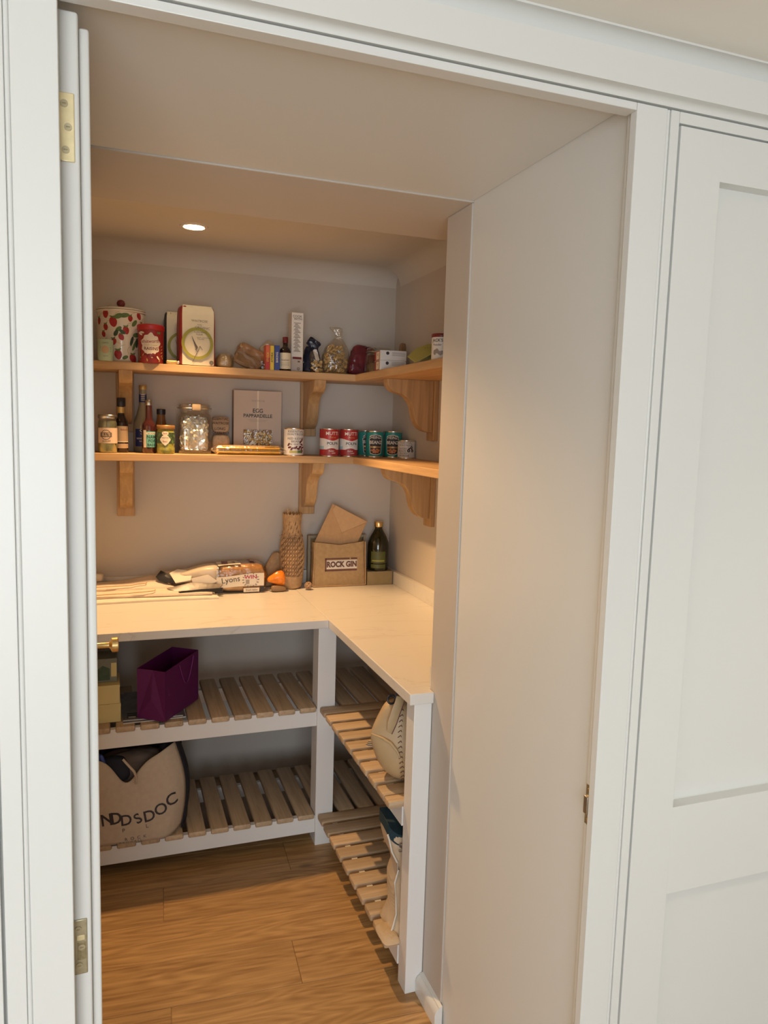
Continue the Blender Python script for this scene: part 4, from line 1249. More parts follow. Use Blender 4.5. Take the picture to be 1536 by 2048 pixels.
# large foil-filled storage jar
x, y = 0.3125, 3.19
t = thing('storage_jar', 'large square clip-top glass jar with a foil packet inside', 'jar', (x, y, LO), 0.07)
wdt, h = 0.134, 0.207
lv = [(0.0, 0, 0, 0.061, 0.056, 6), (0.004, 0, 0, 0.065, 0.060, 6), (0.02, 0, 0, 0.067, 0.062, 6), (0.15, 0, 0, 0.067, 0.062, 6), (0.162, 0, 0, 0.065, 0.060, 5), (0.168, 0, 0, 0.060, 0.056, 3), (0.182, 0, 0, 0.059, 0.055, 3)]
MB().rings(soft_rings(lv, 48, 0, 1)).build('glass', 'clear_glass', t, smooth=50)
lid = MB().rings(soft_rings([(0.183, 0, 0, 0.062, 0.058, 3), (0.187, 0, 0, 0.064, 0.060, 3), (0.190, 0, 0, 0.0615, 0.057, 3), (0.193, 0, 0, 0.064, 0.060, 3), (0.202, 0, 0, 0.064, 0.060, 3), (0.206, 0, 0, 0.058, 0.054, 3)], 48, 0, 1)).build('lid', 'clear_glass', t, smooth=50)
MB().box(-0.018, 0.018, -0.071, -0.058, 0.178, 0.204).build('clasp', 'tan_label', t, bevel=0.005, seg=3)
MB().tube([(-0.066, 0, 0.188), (-0.063, -0.05, 0.187), (-0.04, -0.062, 0.187), (0.04, -0.062, 0.187), (0.063, -0.05, 0.187), (0.066, 0, 0.188)], 0.0018, 8).build('wire', 'steel', t, smooth=60)
crumple('foil_packet', 'foil', t, 0.108, 0.096, 0.15, (0, 0, 0.082), (0, 0, 0), 0.006, 11, 77, (1.0, 0.95))
MB().tube([(-0.044 + 0.030 * math.sin(a) * 1.0, -0.0635, 0.078 + 0.046 * math.cos(a)) for a in [PI * k / 18 for k in range(19)]], 0.003, 8).build('embossed_arc', 'clear_glass', t, smooth=60)
MB().tube([(-0.044 + 0.022 * math.sin(a) * 1.0, -0.0635, 0.078 + 0.036 * math.cos(a)) for a in [PI * k / 18 for k in range(19)]], 0.002, 8).build('embossed_arc', 'clear_glass', t, smooth=60)

# rice bag
t = thing('rice_bag', 'see-through bag of long grain rice with bold black print', 'rice', (0.4275, 3.235, LO), 0.03)
soft('rice', 'rice', t, [(0, 0, 0, 0.034, 0.022, 4), (0.008, 0, 0, 0.038, 0.027, 4), (0.05, 0, 0, 0.039, 0.027, 4), (0.085, 0, 0, 0.036, 0.02, 4)], 32, 0.002, 51)
soft('film', 'tan_label', t, [(0.0855, 0, 0, 0.037, 0.021, 5), (0.12, 0, 0, 0.0365, 0.016, 5), (0.145, 0, 0, 0.0365, 0.006, 5), (0.157, 0, 0, 0.036, 0.002, 5)], 32, 0.001, 52)
f = plane((0, -0.030, 0), (1, 0, 0), (0, 0.06, 1))
decal('lettering', 'ink', t, [text2d('ESSENTIAL', 0.0145, -0.004, 0.147, 0, fat=0.006, sx=0.98), text2d('WAITROSE', 0.0145, -0.004, 0.129, 0, fat=0.006, sx=1.0), text2d('LONG', 0.0165, -0.006, 0.105, 0, fat=0.006), text2d('GRAIN RICE', 0.0145, -0.003, 0.088, 0, fat=0.006, sx=0.95)], f, 0.0002)
decal('lettering', 'cream_pale', t, [text2d('WHITE', 0.012, -0.004, 0.070, 0)], f, 0.0004)

# pappardelle box
t = thing('pasta_box', 'tall taupe egg pappardelle box with a clear window', 'pasta', (0.587, 3.265, LO), 0.0)
bw_, bh_ = 0.208, 0.274
MB().box(-bw_ / 2, bw_ / 2, -0.0215, 0.03, 0, bh_).build('carton', 'box_taupe', t, bevel=0.0008)
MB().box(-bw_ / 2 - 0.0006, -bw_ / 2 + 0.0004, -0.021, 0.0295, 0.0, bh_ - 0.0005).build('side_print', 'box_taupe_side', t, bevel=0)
fy = -0.022
f = plane((0, fy, 0), (1, 0, 0), (0, 0, 1))
decal('face_stripe', 'cream_pale', t, [band(-0.0035, 0.0035, 0.10, bh_, 1)], f, 0.0002)
decal('lower_tint', 'can_white', t, [], f, 0.0001)
decal('lettering', 'ink', t, [text2d('EGG', 0.0245, 0.0, 0.187, 0, fat=0.012, sx=0.95), text2d('PAPPARDELLE', 0.0215, 0.0, 0.165, 0, fat=0.012, sx=0.95)], f, 0.0006)
decal('lettering', 'ink_grey', t, [text2d('WAITROSE', 0.009, 0.001, 0.230, 0, sx=1.3), band(-0.045, 0.045, 0.1475, 0.1485, 1), text2d('bronze die drawn durum wheat', 0.0055, 0, 0.1425, 0)], f, 0.0005)
wx_, wz0_, wz1_ = 0.0625, 0.026, 0.106
decal('window_back', 'kraft_dark', t, [band(-wx_, wx_, wz0_, wz1_, 1)], f, 0.0003)
nest = MB(); rnd = random.Random(9)
for cx, cz, rr in ((0.012, 0.075, 0.03), (0.046, 0.068, 0.026), (0.03, 0.042, 0.022), (-0.03, 0.05, 0.026), (0.05, 0.04, 0.018), (-0.045, 0.085, 0.02), (-0.004, 0.045, 0.02)):
    for k in range(6):
        a0 = rnd.uniform(0, 6.28); r = rr * (0.35 + 0.11 * k)
        nest.tube([(max(-wx_ + 0.004, min(wx_ - 0.004, cx + r * math.cos(a0 + j * 0.5))), fy - 0.0035 - 0.0006 * k, max(wz0_ + 0.003, min(wz1_ - 0.003, cz + 0.8 * r * math.sin(a0 + j * 0.5)))) for j in range(9)], 0.0028, 5)
tag(nest.build('pasta_nests', 'pasta_pale', t, smooth=60), kind='stuff')
decal('window_film', 'clear_film', t, [band(-wx_, wx_, wz0_, wz1_, 4)], f, 0.010)
decal('window_glare', 'foil', t, [poly([(-wx_ + 0.001, 0.03), (-0.03, 0.093), (-0.026, 0.096), (-0.05, 0.05)]), poly([(-wx_ + 0.001, 0.055), (-0.045, 0.104), (-0.04, 0.104), (-wx_ + 0.001, 0.07)]), poly([(-0.062, 0.082), (-0.03, 0.09), (-0.062, 0.09)]), poly([(-0.05, 0.03), (-0.022, 0.062), (-0.012, 0.03), (-0.02, 0.045)])], f, 0.0105)

# spaghetti packet lying in front
t = thing('spaghetti_packet', 'clear packet of golden spaghetti lying along the shelf edge', 'pasta', (0.529, 3.122, LO))
sp = MB(); rnd = random.Random(3)
for k in range(70):
    a = rnd.uniform(0, 2 * PI); q = math.sqrt(rnd.random())
    yy, zz = 0.026 * q * math.cos(a), 0.0205 + 0.0175 * q * math.sin(a)
    sp.tube([(-0.13 + rnd.uniform(-0.003, 0.003), yy, zz), (0.128 + rnd.uniform(-0.003, 0.003), yy, zz)], 0.0021, 5)
tag(sp.build('spaghetti', 'pasta', t, smooth=60), kind='stuff')
b = MB().rings([[(xx, 0.0 + ry * math.cos(2 * PI * k / 24), 0.0215 + rz * math.sin(2 * PI * k / 24)) for k in range(24)] for xx, ry, rz in ((-0.158, 0.022, 0.004), (-0.142, 0.026, 0.014), (-0.13, 0.029, 0.0205), (0.0, 0.030, 0.021), (0.13, 0.029, 0.0205), (0.142, 0.026, 0.013), (0.154, 0.022, 0.003))])
b.build('film', 'clear_film', t, smooth=50)
f = plane((-0.02, -0.031, 0), (1, 0, 0), (0, 0.5, 1))
decal('paper_label', 'tan_label', t, [band(-0.065, 0.085, 0.030, 0.044, 4)], f, 0.001)


# tins
def tin(label, x, y, R, h, group, t0, prints, side):
    t = thing('food_tin', label, 'tin', (x, y, LO), 0, group)
    MB().lathe([(0, 0.003), (R - 0.003, 0.003), (R - 0.002, 0.0), (R + 0.0006, 0.0), (R + 0.0008, 0.003), (R - 0.0004, 0.005)], 48).build('base_rim', 'tin_metal', t, smooth=40)
    MB().lathe([(R, 0.0045), (R, h - 0.005), (R - 0.002, h - 0.004), (0, h - 0.0045), (0, 0.0048)], 48).build('wrapper', side, t, smooth=40)
    MB().lathe([(R - 0.0004, h - 0.0052), (R + 0.0008, h - 0.003), (R + 0.0006, h), (R - 0.002, h), (R - 0.003, h - 0.003), (0, h - 0.003)], 48).build('top_rim', 'tin_metal', t, smooth=40)
    f = cyl(R, facing(x, y) + t0)
    for nm, mt, sh, e in prints:
        decal(nm, mt, t, sh, f, e)
    return t


bl = [('lettering', 'ink_soft', [text2d('ESSENTIAL', 0.0125, 0.006, 0.103, 0, sx=1.25), text2d('WAITROSE', 0.0125, 0.006, 0.091, 0, sx=1.3), text2d('RED KIDNEY', 0.0125, 0.009, 0.073, 0, sx=1.15), text2d('BEANS', 0.0115, 0.008, 0.061, 0, sx=1.35), text2d('IN WATER', 0.0105, 0.008, 0.049, 0, sx=1.3)], 0.0006),
      ('bean_print', 'bean_red', [ell(u, v, 0.0082, 0.0038, 12, q) for u, v, q in ((-0.026, 0.048, 1.0), (-0.022, 0.036, 0.3), (-0.012, 0.03, 0.9), (0.0, 0.034, 0.2), (0.006, 0.036, 0.9), (0.016, 0.03, -0.3), (0.026, 0.038, 0.6), (0.032, 0.03, 1.3), (0.034, 0.048, -0.4), (0.028, 0.06, 0.7), (0.036, 0.068, 1.1), (0.04, 0.036, 0.2), (0.022, 0.036, 1.2), (0.037, 0.02, 1.2))], 0.0008),
      ('green_strip', 'green_leaf', [band(0.012, 0.036, 0.012, 0.024, 6)], 0.0006), ('green_strip', 'lime_card', [band(-0.022, 0.011, 0.013, 0.022, 6)], 0.0006)]
tin('white tin of kidney beans with a scatter of dark bean prints', 0.7195, 3.127, 0.0425, 0.117, 'food tins', 0.1, bl, 'can_white')


def mutti(r0):
    return [('label_band', 'can_white', [band(-0.13, 0.13, 0.03, 0.082, 40)], 0.0003), ('label_band', 'can_blue', [band(-0.13, -0.026, 0.03, lambda u: 0.052 + 0.008 * math.sin(u * 40), 20)], 0.0005),
            ('label_band', 'red', [band(-0.13, 0.13, lambda u: 0.078 - 0.010 * math.exp(-((u - 0.012) / 0.026) ** 2), 0.1175, 44)], 0.0006),
            ('label_band', 'red_deep', [band(-0.040, -0.017, 0.080, 0.117, 6), band(-0.13, -0.052, 0.080, 0.117, 12)], 0.0008),
            ('tomato_print', 'red_deep', [band(-0.026, 0.046, 0.005, lambda u: 0.006 + 0.030 * math.sqrt(max(0, 1 - ((u - 0.010) / 0.037) ** 2)), 24)], 0.0007),
            ('lettering', 'white_print', [text2d('MUTTI', 0.0205, 0.012, 0.0985, 0, fat=0.008, sx=1.0), text2d('Polpa', 0.0105, 0.008, 0.024, 0.1), text2d('italian', 0.008, 0.018, 0.015, 0.1, fat=0.006)], 0.0011),
            ('lettering', 'ink', [text2d('POLPA', 0.0165, 0.014, 0.056, 0, fat=0.018, sx=1.05)], 0.0009), ('lettering', 'ink_grey', [text2d('FINELY CHOPPED TOMATOES', 0.0034, 0.012, 0.045, 0, sx=1.0)], 0.0009),
            ('seal_print', 'gold_print', [text2d('Parma', 0.011, 0.014, 0.083, 0)], 0.0011)]


tin('red and white tomato tin, left of the matching pair', 0.8755, 3.127, 0.0415, 0.119, 'tomato tins', 0.06, mutti(0), 'red')
tin('red and white tomato tin, right of the matching pair', 0.9655, 3.135, 0.0405, 0.119, 'tomato tins', 0.0, mutti(0), 'red')


def heinz():
    key = [(-0.027, 0.088), (-0.019, 0.094), (0.0, 0.097), (0.019, 0.094), (0.027, 0.088), (0.0245, 0.081), (0.029, 0.078), (0.0225, 0.018), (0.008, 0.013), (-0.008, 0.013), (-0.0225, 0.018), (-0.029, 0.078), (-0.0245, 0.081)]
    big = [(u * 1.10, 0.0555 + (v - 0.0555) * 1.06) for u, v in key]
    return [('keystone_edge', 'cream_pale', [poly(big)], 0.0006), ('keystone', 'ink', [poly(key)], 0.0010),
            ('lettering', 'cream_pale', [text2d('HEINZ', 0.0175, 0.0, 0.0865, 0, fat=0.008, sx=0.92), text2d('BEANZ', 0.0205, 0.0, 0.0645, 0, fat=0.02, sx=0.86)], 0.0016),
            ('label_strip', 'jar_lid_brown', [band(-0.0235, 0.0235, 0.040, 0.0485, 8)], 0.0014), ('lettering', 'gold_print', [text2d('IN TOMATO SAUCE', 0.0052, 0, 0.0445, 0, fat=0.01)], 0.0018),
            ('bean_print', 'bean_orange', [ell(-0.016 + 0.0075 * k, 0.030 + 0.004 * math.sin(k * 2.4), 0.0062, 0.0042, 12, k) for k in range(5)] + [ell(-0.008 + 0.008 * k, 0.0225, 0.006, 0.004, 12, k * 1.3) for k in range(3)], 0.0015)]


tin('teal tin of baked beans, hindmost of the three', 1.078, 3.236, 0.0385, 0.115, 'baked bean tins', 0.42, heinz(), 'teal')
tin('teal tin of baked beans, front left of the three', 1.083, 3.128, 0.0395, 0.115, 'baked bean tins', 0.14, heinz(), 'teal')
tin('teal tin of baked beans, on the right behind the short tin', 1.1685, 3.125, 0.0395, 0.115, 'baked bean tins', -0.05, heinz(), 'teal')
ol = [('lettering', 'ink_soft', [text2d('ESSENTIAL', 0.0105, -0.006, 0.067, 0, sx=1.2), text2d('WAITROSE', 0.0105, -0.006, 0.057, 0, sx=1.25), text2d('SLICED', 0.0105, -0.018, 0.042, 0, sx=1.1), text2d('BLACK', 0.0105, -0.02, 0.032, 0, sx=1.1), text2d('OLIVES', 0.0105, -0.016, 0.022, 0, sx=1.1), text2d('IN BRINE', 0.0105, -0.012, 0.012, 0, sx=1.1)], 0.0006),
      ('olive_print', 'ink', [ring2(0.008, 0.034, 0.0025, 0.0068, 16), ring2(0.021, 0.047, 0.0022, 0.0062, 16), ell(0.011, 0.043, 0.005, 0.0028, 12, 0.5), ring2(0.026, 0.033, 0.002, 0.006, 16), ell(0.024, 0.039, 0.006, 0.003, 12, -0.9)], 0.0008)]
tin('short white tin of sliced black olives', 1.196, 3.03, 0.0385, 0.078, 'food tins', 0.05, ol, 'can_white')

# ================================================================== WORKTOP ITEMS
CT, CT2 = 0.9005, 0.9015


def pillow(b, x0, x1, y0, y1, z0, z1, n=(26, 12), hump=None, seed=1, edge=0.5):
    """soft closed slab with rounded edges and an uneven top"""
    rnd = random.Random(seed); ph = [rnd.uniform(0, 6.28) for _ in range(4)]
    nu, nv = n
    top, bot = [], []
    for j in range(nv + 1):
        for i in range(nu + 1):
            u, v = i / nu, j / nv
            ed = (1 - abs(2 * u - 1) ** 10) * (1 - abs(2 * v - 1) ** 6)
            x = x0 + (x1 - x0) * u + 0.004 * math.sin(9 * v + ph[0]); y = y0 + (y1 - y0) * v + 0.005 * math.sin(7 * u + ph[1])
            wv = 0.0015 * math.sin(14 * u + 5 * v + ph[2]) + 0.001 * math.sin(23 * v + ph[3])
            hz = (z1 - z0) * (edge + (1 - edge) * ed) + (hump(u, v) if hump else 0) * ed + wv * ed
            top.append((x, y, z0 + hz)); bot.append((x, y, z0 + 0.0005))
    vs = top + bot; N = (nu + 1) * (nv + 1); fs = []
    for j in range(nv):
        for i in range(nu):
            a = j * (nu + 1) + i
            fs.append((a, a + 1, a + nu + 2, a + nu + 1)); fs.append((N + a, N + a + nu + 1, N + a + nu + 2, N + a + 1))
    per = [i for i in range(nu + 1)] + [(j + 1) * (nu + 1) - 1 for j in range(1, nv + 1)] + [nv * (nu + 1) + i for i in range(nu - 1, -1, -1)] + [j * (nu + 1) for j in range(nv - 1, 0, -1)]
    for k in range(len(per)):
        a, c = per[k], per[(k + 1) % len(per)]
        fs.append((a, N + a, N + c, c))
    return b.add(vs, fs)


t = thing('folded_towels', 'folded cream and pink tea towels piled on the left of the worktop', 'towels', (0.1, 3.2, CT))
o = pillow(MB(), -0.30, 0.303, -0.10, 0.115, 0.0, 0.014, seed=3).build('bottom_fold', 'towel_pale', t, smooth=60)
o = pillow(MB(), -0.30, 0.285, -0.075, 0.115, 0.0145, 0.030, seed=5, hump=lambda u, v: 0.006 * math.sin(PI * u)).build('middle_fold', 'towel', t, smooth=60)
o = pillow(MB(), -0.30, 0.13, -0.02, 0.118, 0.031, 0.050, seed=8, hump=lambda u, v: 0.030 * math.exp(-((u - 0.86) / 0.26) ** 2) * v).build('top_fold', 'towel', t, smooth=60)
for pts in ([(-0.2, -0.076, 0.031), (-0.05, -0.074, 0.0335), (0.01, -0.072, 0.036), (0.05, -0.066, 0.0375), (0.056, -0.058, 0.039)], [(-0.2, -0.021, 0.052), (-0.04, -0.020, 0.054), (-0.01, -0.012, 0.0575), (0.02, -0.010, 0.058), (0.024, 0.0, 0.060)]):
    MB().tube(pts, 0.0016, 6).build('seam', 'kraft_paper', t, smooth=60)
t = thing('cream_carton', 'small crumpled cream carton at the left end behind the towels', 'carton', (-0.075, 3.295, CT + 0.052))
soft('carton', 'cream_pale', t, [(0, 0, 0, 0.03, 0.02, 5), (0.02, 0, 0, 0.031, 0.021, 5), (0.037, 0.002, 0, 0.028, 0.018, 5)], 24, 0.002, 3)

# loaf in printed bag
t = thing('bread_loaf', 'sliced loaf in a torn printed bag lying on the towels', 'bread', (0.50, 3.235, CT))


def loaf_ring(x, hw, h, lift=0.0, dy=0.0, n=28):
    r = []
    for k in range(n):
        a = 2 * PI * k / n
        c, s_ = math.cos(a), math.sin(a)
        yy = math.copysign(abs(c) ** 0.5, c) * hw; zz = (math.copysign(abs(s_) ** 0.5, s_) * 0.5 + 0.5) * h
        if zz > h * 0.6: yy *= 1.02
        r.append((x + 0.003 * math.sin(3 * a + x * 40), dy + yy * (1 + 0.03 * math.sin(5 * a + 60 * x)), lift + zz))
    return r


MB().rings([loaf_ring(0.118, 0.03, 0.085, 0.010), loaf_ring(0.110, 0.052, 0.118, 0.002), loaf_ring(0.07, 0.057, 0.124, 0.002), loaf_ring(0.02, 0.057, 0.122, 0.002), loaf_ring(-0.04, 0.056, 0.116, 0.004), loaf_ring(-0.09, 0.054, 0.106, 0.012)]).build('loaf', 'bread_crust', t, smooth=50, sub=1)
MB().rings([loaf_ring(-0.075, 0.058, 0.110, 0.010), loaf_ring(-0.10, 0.056, 0.095, 0.030), loaf_ring(-0.16, 0.05, 0.074, 0.042), loaf_ring(-0.2, 0.044, 0.056, 0.046, 0.008), loaf_ring(-0.245, 0.042, 0.042, 0.050, 0.014), loaf_ring(-0.29, 0.03, 0.022, 0.070, 0.02), loaf_ring(-0.318, 0.018, 0.010, 0.078, 0.02)]).build('bag_neck', 'bag_print', t, smooth=50, sub=1)
MB().rings([loaf_ring(0.122, 0.036, 0.095, 0.006), loaf_ring(0.114, 0.056, 0.125, 0.001), loaf_ring(0.07, 0.061, 0.130, 0.001), loaf_ring(0.02, 0.061, 0.128, 0.001), loaf_ring(-0.04, 0.060, 0.122, 0.002), loaf_ring(-0.092, 0.058, 0.112, 0.010)], cap=False).build('clear_bag', 'clear_film', t, smooth=50, sub=1)
fA = plane((0, -0.0635, 0), (1, 0, 0), (0, 0.0, 1))
decal('bag_print', 'cream_pale', t, [band(-0.095, 0.108, lambda u: 0.032 - 0.02 * max(0, -u) * 3, lambda u: 0.082 + 0.006 * math.sin(20 * u), 20)], fA, 0.0)
decal('bag_print', 'cream_pale', t, [band(0.02, 0.088, 0.006, 0.024, 4)], fA, 0.0)
decal('bag_print', 'ink', t, [band(-0.090, -0.068, 0.004, 0.030, 3), band(0.092, 0.108, 0.004, 0.03, 3)], fA, 0.0)
decal('win_panel', 'label_white', t, [band(0.025, 0.075, 0.038, 0.080, 3)], fA, 0.0012)
decal('lettering', 'magenta_ink', t, [text2d('WIN', 0.022, 0.05, 0.071, 0, fat=0.02, sx=1.2)], fA, 0.0018)
decal('panel_print', 'ink_grey', t, [band(0.029, 0.045, 0.042, 0.060, 1)], fA, 0.0018)
decal('sunburst_print', 'ink_soft', t, [line2([(0.05 + 0.029 * math.cos(a), 0.059 + 0.026 * math.sin(a)), (0.05 + 0.037 * math.cos(a), 0.059 + 0.033 * math.sin(a))], 0.003) for a in [k * PI / 8 for k in range(16) if k not in (4,)]], fA, 0.0015)
decal('lettering', 'ink', t, [text2d('Lyons', 0.034, -0.035, 0.062, 0.12, fat=0.0, sx=1.0)], fA, 0.0012)
decal('lettering', 'ink_soft', t, [text2d('fresh bake', 0.012, 0.055, 0.015, 0)], fA, 0.001)
fT = plane((0, -0.052, 0.131), (1, 0, 0), (0, 1, 0))
decal('bag_print', 'cream_pale', t, [poly([(-0.085, 0.0), (-0.06, 0.01), (0.01, 0.0), (0.012, 0.05), (0.0, 0.098), (-0.04, 0.1), (-0.085, 0.1)])], plane((0, -0.052, 0.1265), (1, 0, 0.06), (0, 1, 0)), 0.0)
decal('bag_print', 'red_dark', t, [poly([(-0.068, 0.03), (-0.042, 0.026), (-0.036, 0.09), (-0.062, 0.094)])], plane((0, -0.052, 0.1265), (1, 0, 0.06), (0, 1, 0)), 0.001)
decal('lettering', 'ink', t, [text2d('Lyons', 0.022, -0.012, 0.055, -PI / 2)], plane((0, -0.052, 0.1265), (1, 0, 0.06), (0, 1, 0)), 0.001)
decal('bag_print', 'red_dark', t, [poly([(0.055, 0.025), (0.078, 0.022), (0.066, 0.085), (0.045, 0.088)])], fT, 0.001)
decal('lettering', 'cream_pale', t, [text2d('BEST', 0.016, 0.062, 0.055, -PI / 2 - 0.15, fat=0.02)], fT, 0.002)
for pts, mt in (([(-0.34, -0.02, 0.080), (-0.318, 0.0, 0.102), (-0.285, -0.03, 0.090), (-0.262, -0.045, 0.062), (-0.30, -0.045, 0.060), (-0.33, -0.035, 0.068)], 'black_plastic'),
                ([(-0.285, -0.028, 0.095), (-0.25, 0.0, 0.105), (-0.19, -0.02, 0.098), (-0.2, -0.055, 0.066), (-0.262, -0.05, 0.056)], 'cream_pale'),
                ([(-0.30, -0.075, 0.040), (-0.20, -0.07, 0.060), (-0.07, -0.075, 0.048), (-0.085, -0.085, 0.034), (-0.20, -0.1, 0.032), (-0.27, -0.095, 0.031)], 'bag_print_dark'),
                ([(-0.255, -0.105, 0.031), (-0.16, -0.10, 0.036), (-0.075, -0.09, 0.034), (-0.075, -0.10, 0.024), (-0.25, -0.11, 0.026)], 'black_plastic'),
                ([(-0.20, -0.062, 0.075), (-0.13, -0.064, 0.09), (-0.09, -0.066, 0.06), (-0.13, -0.07, 0.045), (-0.19, -0.068, 0.05)], 'cream_pale')):
    b = MB(); n = len(pts)
    vs = [Vector(p) for p in pts]
    back = [p + Vector((0.002, 0.004, -0.004)) for p in vs]
    b.add(vs + back, [tuple(range(n)), tuple(range(2 * n - 1, n - 1, -1))] + [(i, n + i, n + (i + 1) % n, (i + 1) % n) for i in range(n)])
    b.build('torn_film', mt, t, bevel=0.0008)
MB().rings([[(0.122 + 0.004 * j, 0.006 * math.cos(a) * (4 - j) - 0.015, 0.065 + 0.012 * math.sin(a) * (4 - j)) for a in [2 * PI * k / 16 for k in range(16)]] for j in range(4)]).build('gathered_end', 'clear_film', t, smooth=60)

# orange twisted film end of another bag
t = thing('orange_bag', 'twisted bright orange plastic bag end beside the loaf', 'bag', (0.662, 3.187, CT))
b = MB().rings([[(xx, ry * math.cos(a) * (1 + 0.15 * math.sin(5 * a + xx * 90)), zc + rz * math.sin(a) * (1 + 0.15 * math.sin(4 * a + xx * 70))) for a in [2 * PI * k / 24 for k in range(24)]] for xx, ry, rz, zc in
               ((-0.038, 0.006, 0.008, 0.052), (-0.02, 0.014, 0.018, 0.056), (0.004, 0.022, 0.030, 0.060), (0.03, 0.026, 0.034, 0.058), (0.042, 0.018, 0.022, 0.054))])
b.build('film', 'orange_film', t, smooth=50, sub=1)
soft('lower_part', 'kraft_dark', t, [(0.0, 0.012, 0.0, 0.03, 0.02, 3), (0.012, 0.012, 0.0, 0.036, 0.026, 3), (0.032, 0.01, 0, 0.03, 0.02, 3)], 24, 0.003, 5)
# brown paper sack behind
t = thing('paper_sack', 'slouched golden brown paper sack behind the wrapped bottle', 'sack', (0.672, 3.304, CT))
soft('sack', 'kraft_wrap', t, [(0, -0.01, 0, 0.046, 0.018, 3), (0.01, -0.01, 0, 0.052, 0.022, 3), (0.06, -0.006, 0, 0.046, 0.022, 3), (0.1, 0.004, 0, 0.034, 0.018, 3), (0.14, 0.014, 0, 0.02, 0.012, 3), (0.155, 0.018, 0, 0.01, 0.006, 3)], 32, 0.003, 66)

# bottle wrapped in honeycomb paper
x, y = 0.747, 3.248
t = thing('wrapped_bottle', 'bottle wrapped in slit honeycomb brown paper', 'bottle', (x, y, CT2))
rad = [(0.0, 0.040), (0.01, 0.046), (0.06, 0.050), (0.12, 0.0545), (0.17, 0.055), (0.21, 0.050), (0.24, 0.0425), (0.258, 0.0385), (0.275, 0.039), (0.31, 0.0405), (0.336, 0.0415)]


def rad_at(z):
    for (z0, r0), (z1, r1) in zip(rad[:-1], rad[1:]):
        if z <= z1:
            return r0 + (r1 - r0) * max(0, (z - z0)) / (z1 - z0)
    return rad[-1][1]


MB().lathe([(0, 0.001), (0.036, 0.001), (0.042, 0.01), (0.046, 0.06), (0.0495, 0.17), (0.044, 0.215), (0.036, 0.25), (0.034, 0.27), (0.033, 0.315), (0, 0.318)], 36).build('inner_wrap', 'wrap_inside', t, smooth=60)
hb = MB(); NU, NV = 112, 60
hh = 0.336
vsx, fsx = [], []
rnd = random.Random(4)
for j in range(NV + 1):
    z = hh * j / NV
    for i in range(NU):
        a = 2 * PI * (i / NU) + z * 7.0
        r = rad_at(z) + 0.0012 * math.sin(i * 2.6 + j * 0.9) + 0.0015 * math.sin(3 * a + 20 * z)
        vsx.append((r * math.cos(a), r * math.sin(a), z + (0.004 * math.sin(i * 0.9) if j == NV else 0)))
for j in range(NV):
    for i in range(NU):
        blk = (j + 3 * ((i // 2) % 2)) % 6
        mid = 9 < j < 42
        if i % 2 == 1 and blk != 0 and (mid or (42 <= j < 54 and (i // 2) % 3 == 0 and blk > 2)):
            continue
        fsx.append((j * NU + i, j * NU + (i + 1) % NU, (j + 1) * NU + (i + 1) % NU, (j + 1) * NU + i))
o = MB().add(vsx, fsx).build('honeycomb_paper', 'kraft_wrap', t, smooth=70)
md = o.modifiers.new('thickness', 'SOLIDIFY'); md.thickness = 0.0012
MB().tube([(0.046 * math.cos(a), 0.046 * math.sin(a), 0.236 + 0.004 * math.sin(3 * a)) for a in [2 * PI * k / 24 for k in range(24)]], 0.0016, 6, True).build('tie_string', 'raffia', t, smooth=60)
MB().tube([(-0.044, -0.012, 0.238), (-0.062, -0.018, 0.24)], 0.0014, 6).build('tie_end', 'raffia', t)
MB().prism([(-0.03, 0.334), (-0.02, 0.336), (-0.018, 0.356), (-0.024, 0.35), (-0.027, 0.362), (-0.031, 0.345)], 'Y', -0.02, -0.0185).build('torn_tip', 'kraft_wrap', t)

# raffia ball
t = thing('raffia_ball', 'small tangled ball of raffia at the foot of the jute bag', 'ball', (0.809, 3.185, CT2))
rb = MB(); rnd = random.Random(21)
for k in range(9):
    d = Vector((rnd.gauss(0, 1), rnd.gauss(0, 1), rnd.gauss(0, 1))).normalized(); e = d.orthogonal().normalized(); g = d.cross(e)
    rb.tube([Vector((0, 0, 0.0185)) + 0.0155 * (math.cos(q) * e + math.sin(q) * g) + 0.002 * d * math.sin(3 * q) for q in [2 * PI * j / 16 for j in range(16)]], 0.0021, 5, True)
rb.ball((0, 0, 0.0185), 0.0135)
rb.build('strands', 'raffia', t, smooth=60)

# board behind the bag
t = thing('wooden_tray', 'olive brown tray standing on edge against the wall behind the jute bag', 'tray', (0.973, 3.312, CT2))
MB().box(-0.139, 0.139, 0.006, 0.012, 0, 0.226).build('panel', 'cardboard_olive', t, bevel=0.001)
for a in ((-0.139, -0.127, 0, 0.226), (0.127, 0.139, 0, 0.226), (-0.127, 0.127, 0, 0.012), (-0.127, 0.127, 0.214, 0.226)):
    MB().box(a[0], a[1], -0.012, 0.006, a[2], a[3]).build('rim', 'board_grey', t, bevel=0.001)

# jute bag
t = thing('jute_bag', 'small square jute bag printed with ROCK GIN', 'bag', (0.966, 3.255, CT2))
jw = 0.125


def jr(z, k, d, dy=0.0):
    r = []
    n = 48
    for q in range(n):
        a = 2 * PI * q / n; c, s_ = math.cos(a), math.sin(a)
        r.append((math.copysign(abs(c) ** 0.22, c) * jw * k - 0.004 * z / 0.21, dy + math.copysign(abs(s_) ** 0.3, s_) * d, z))
    return r


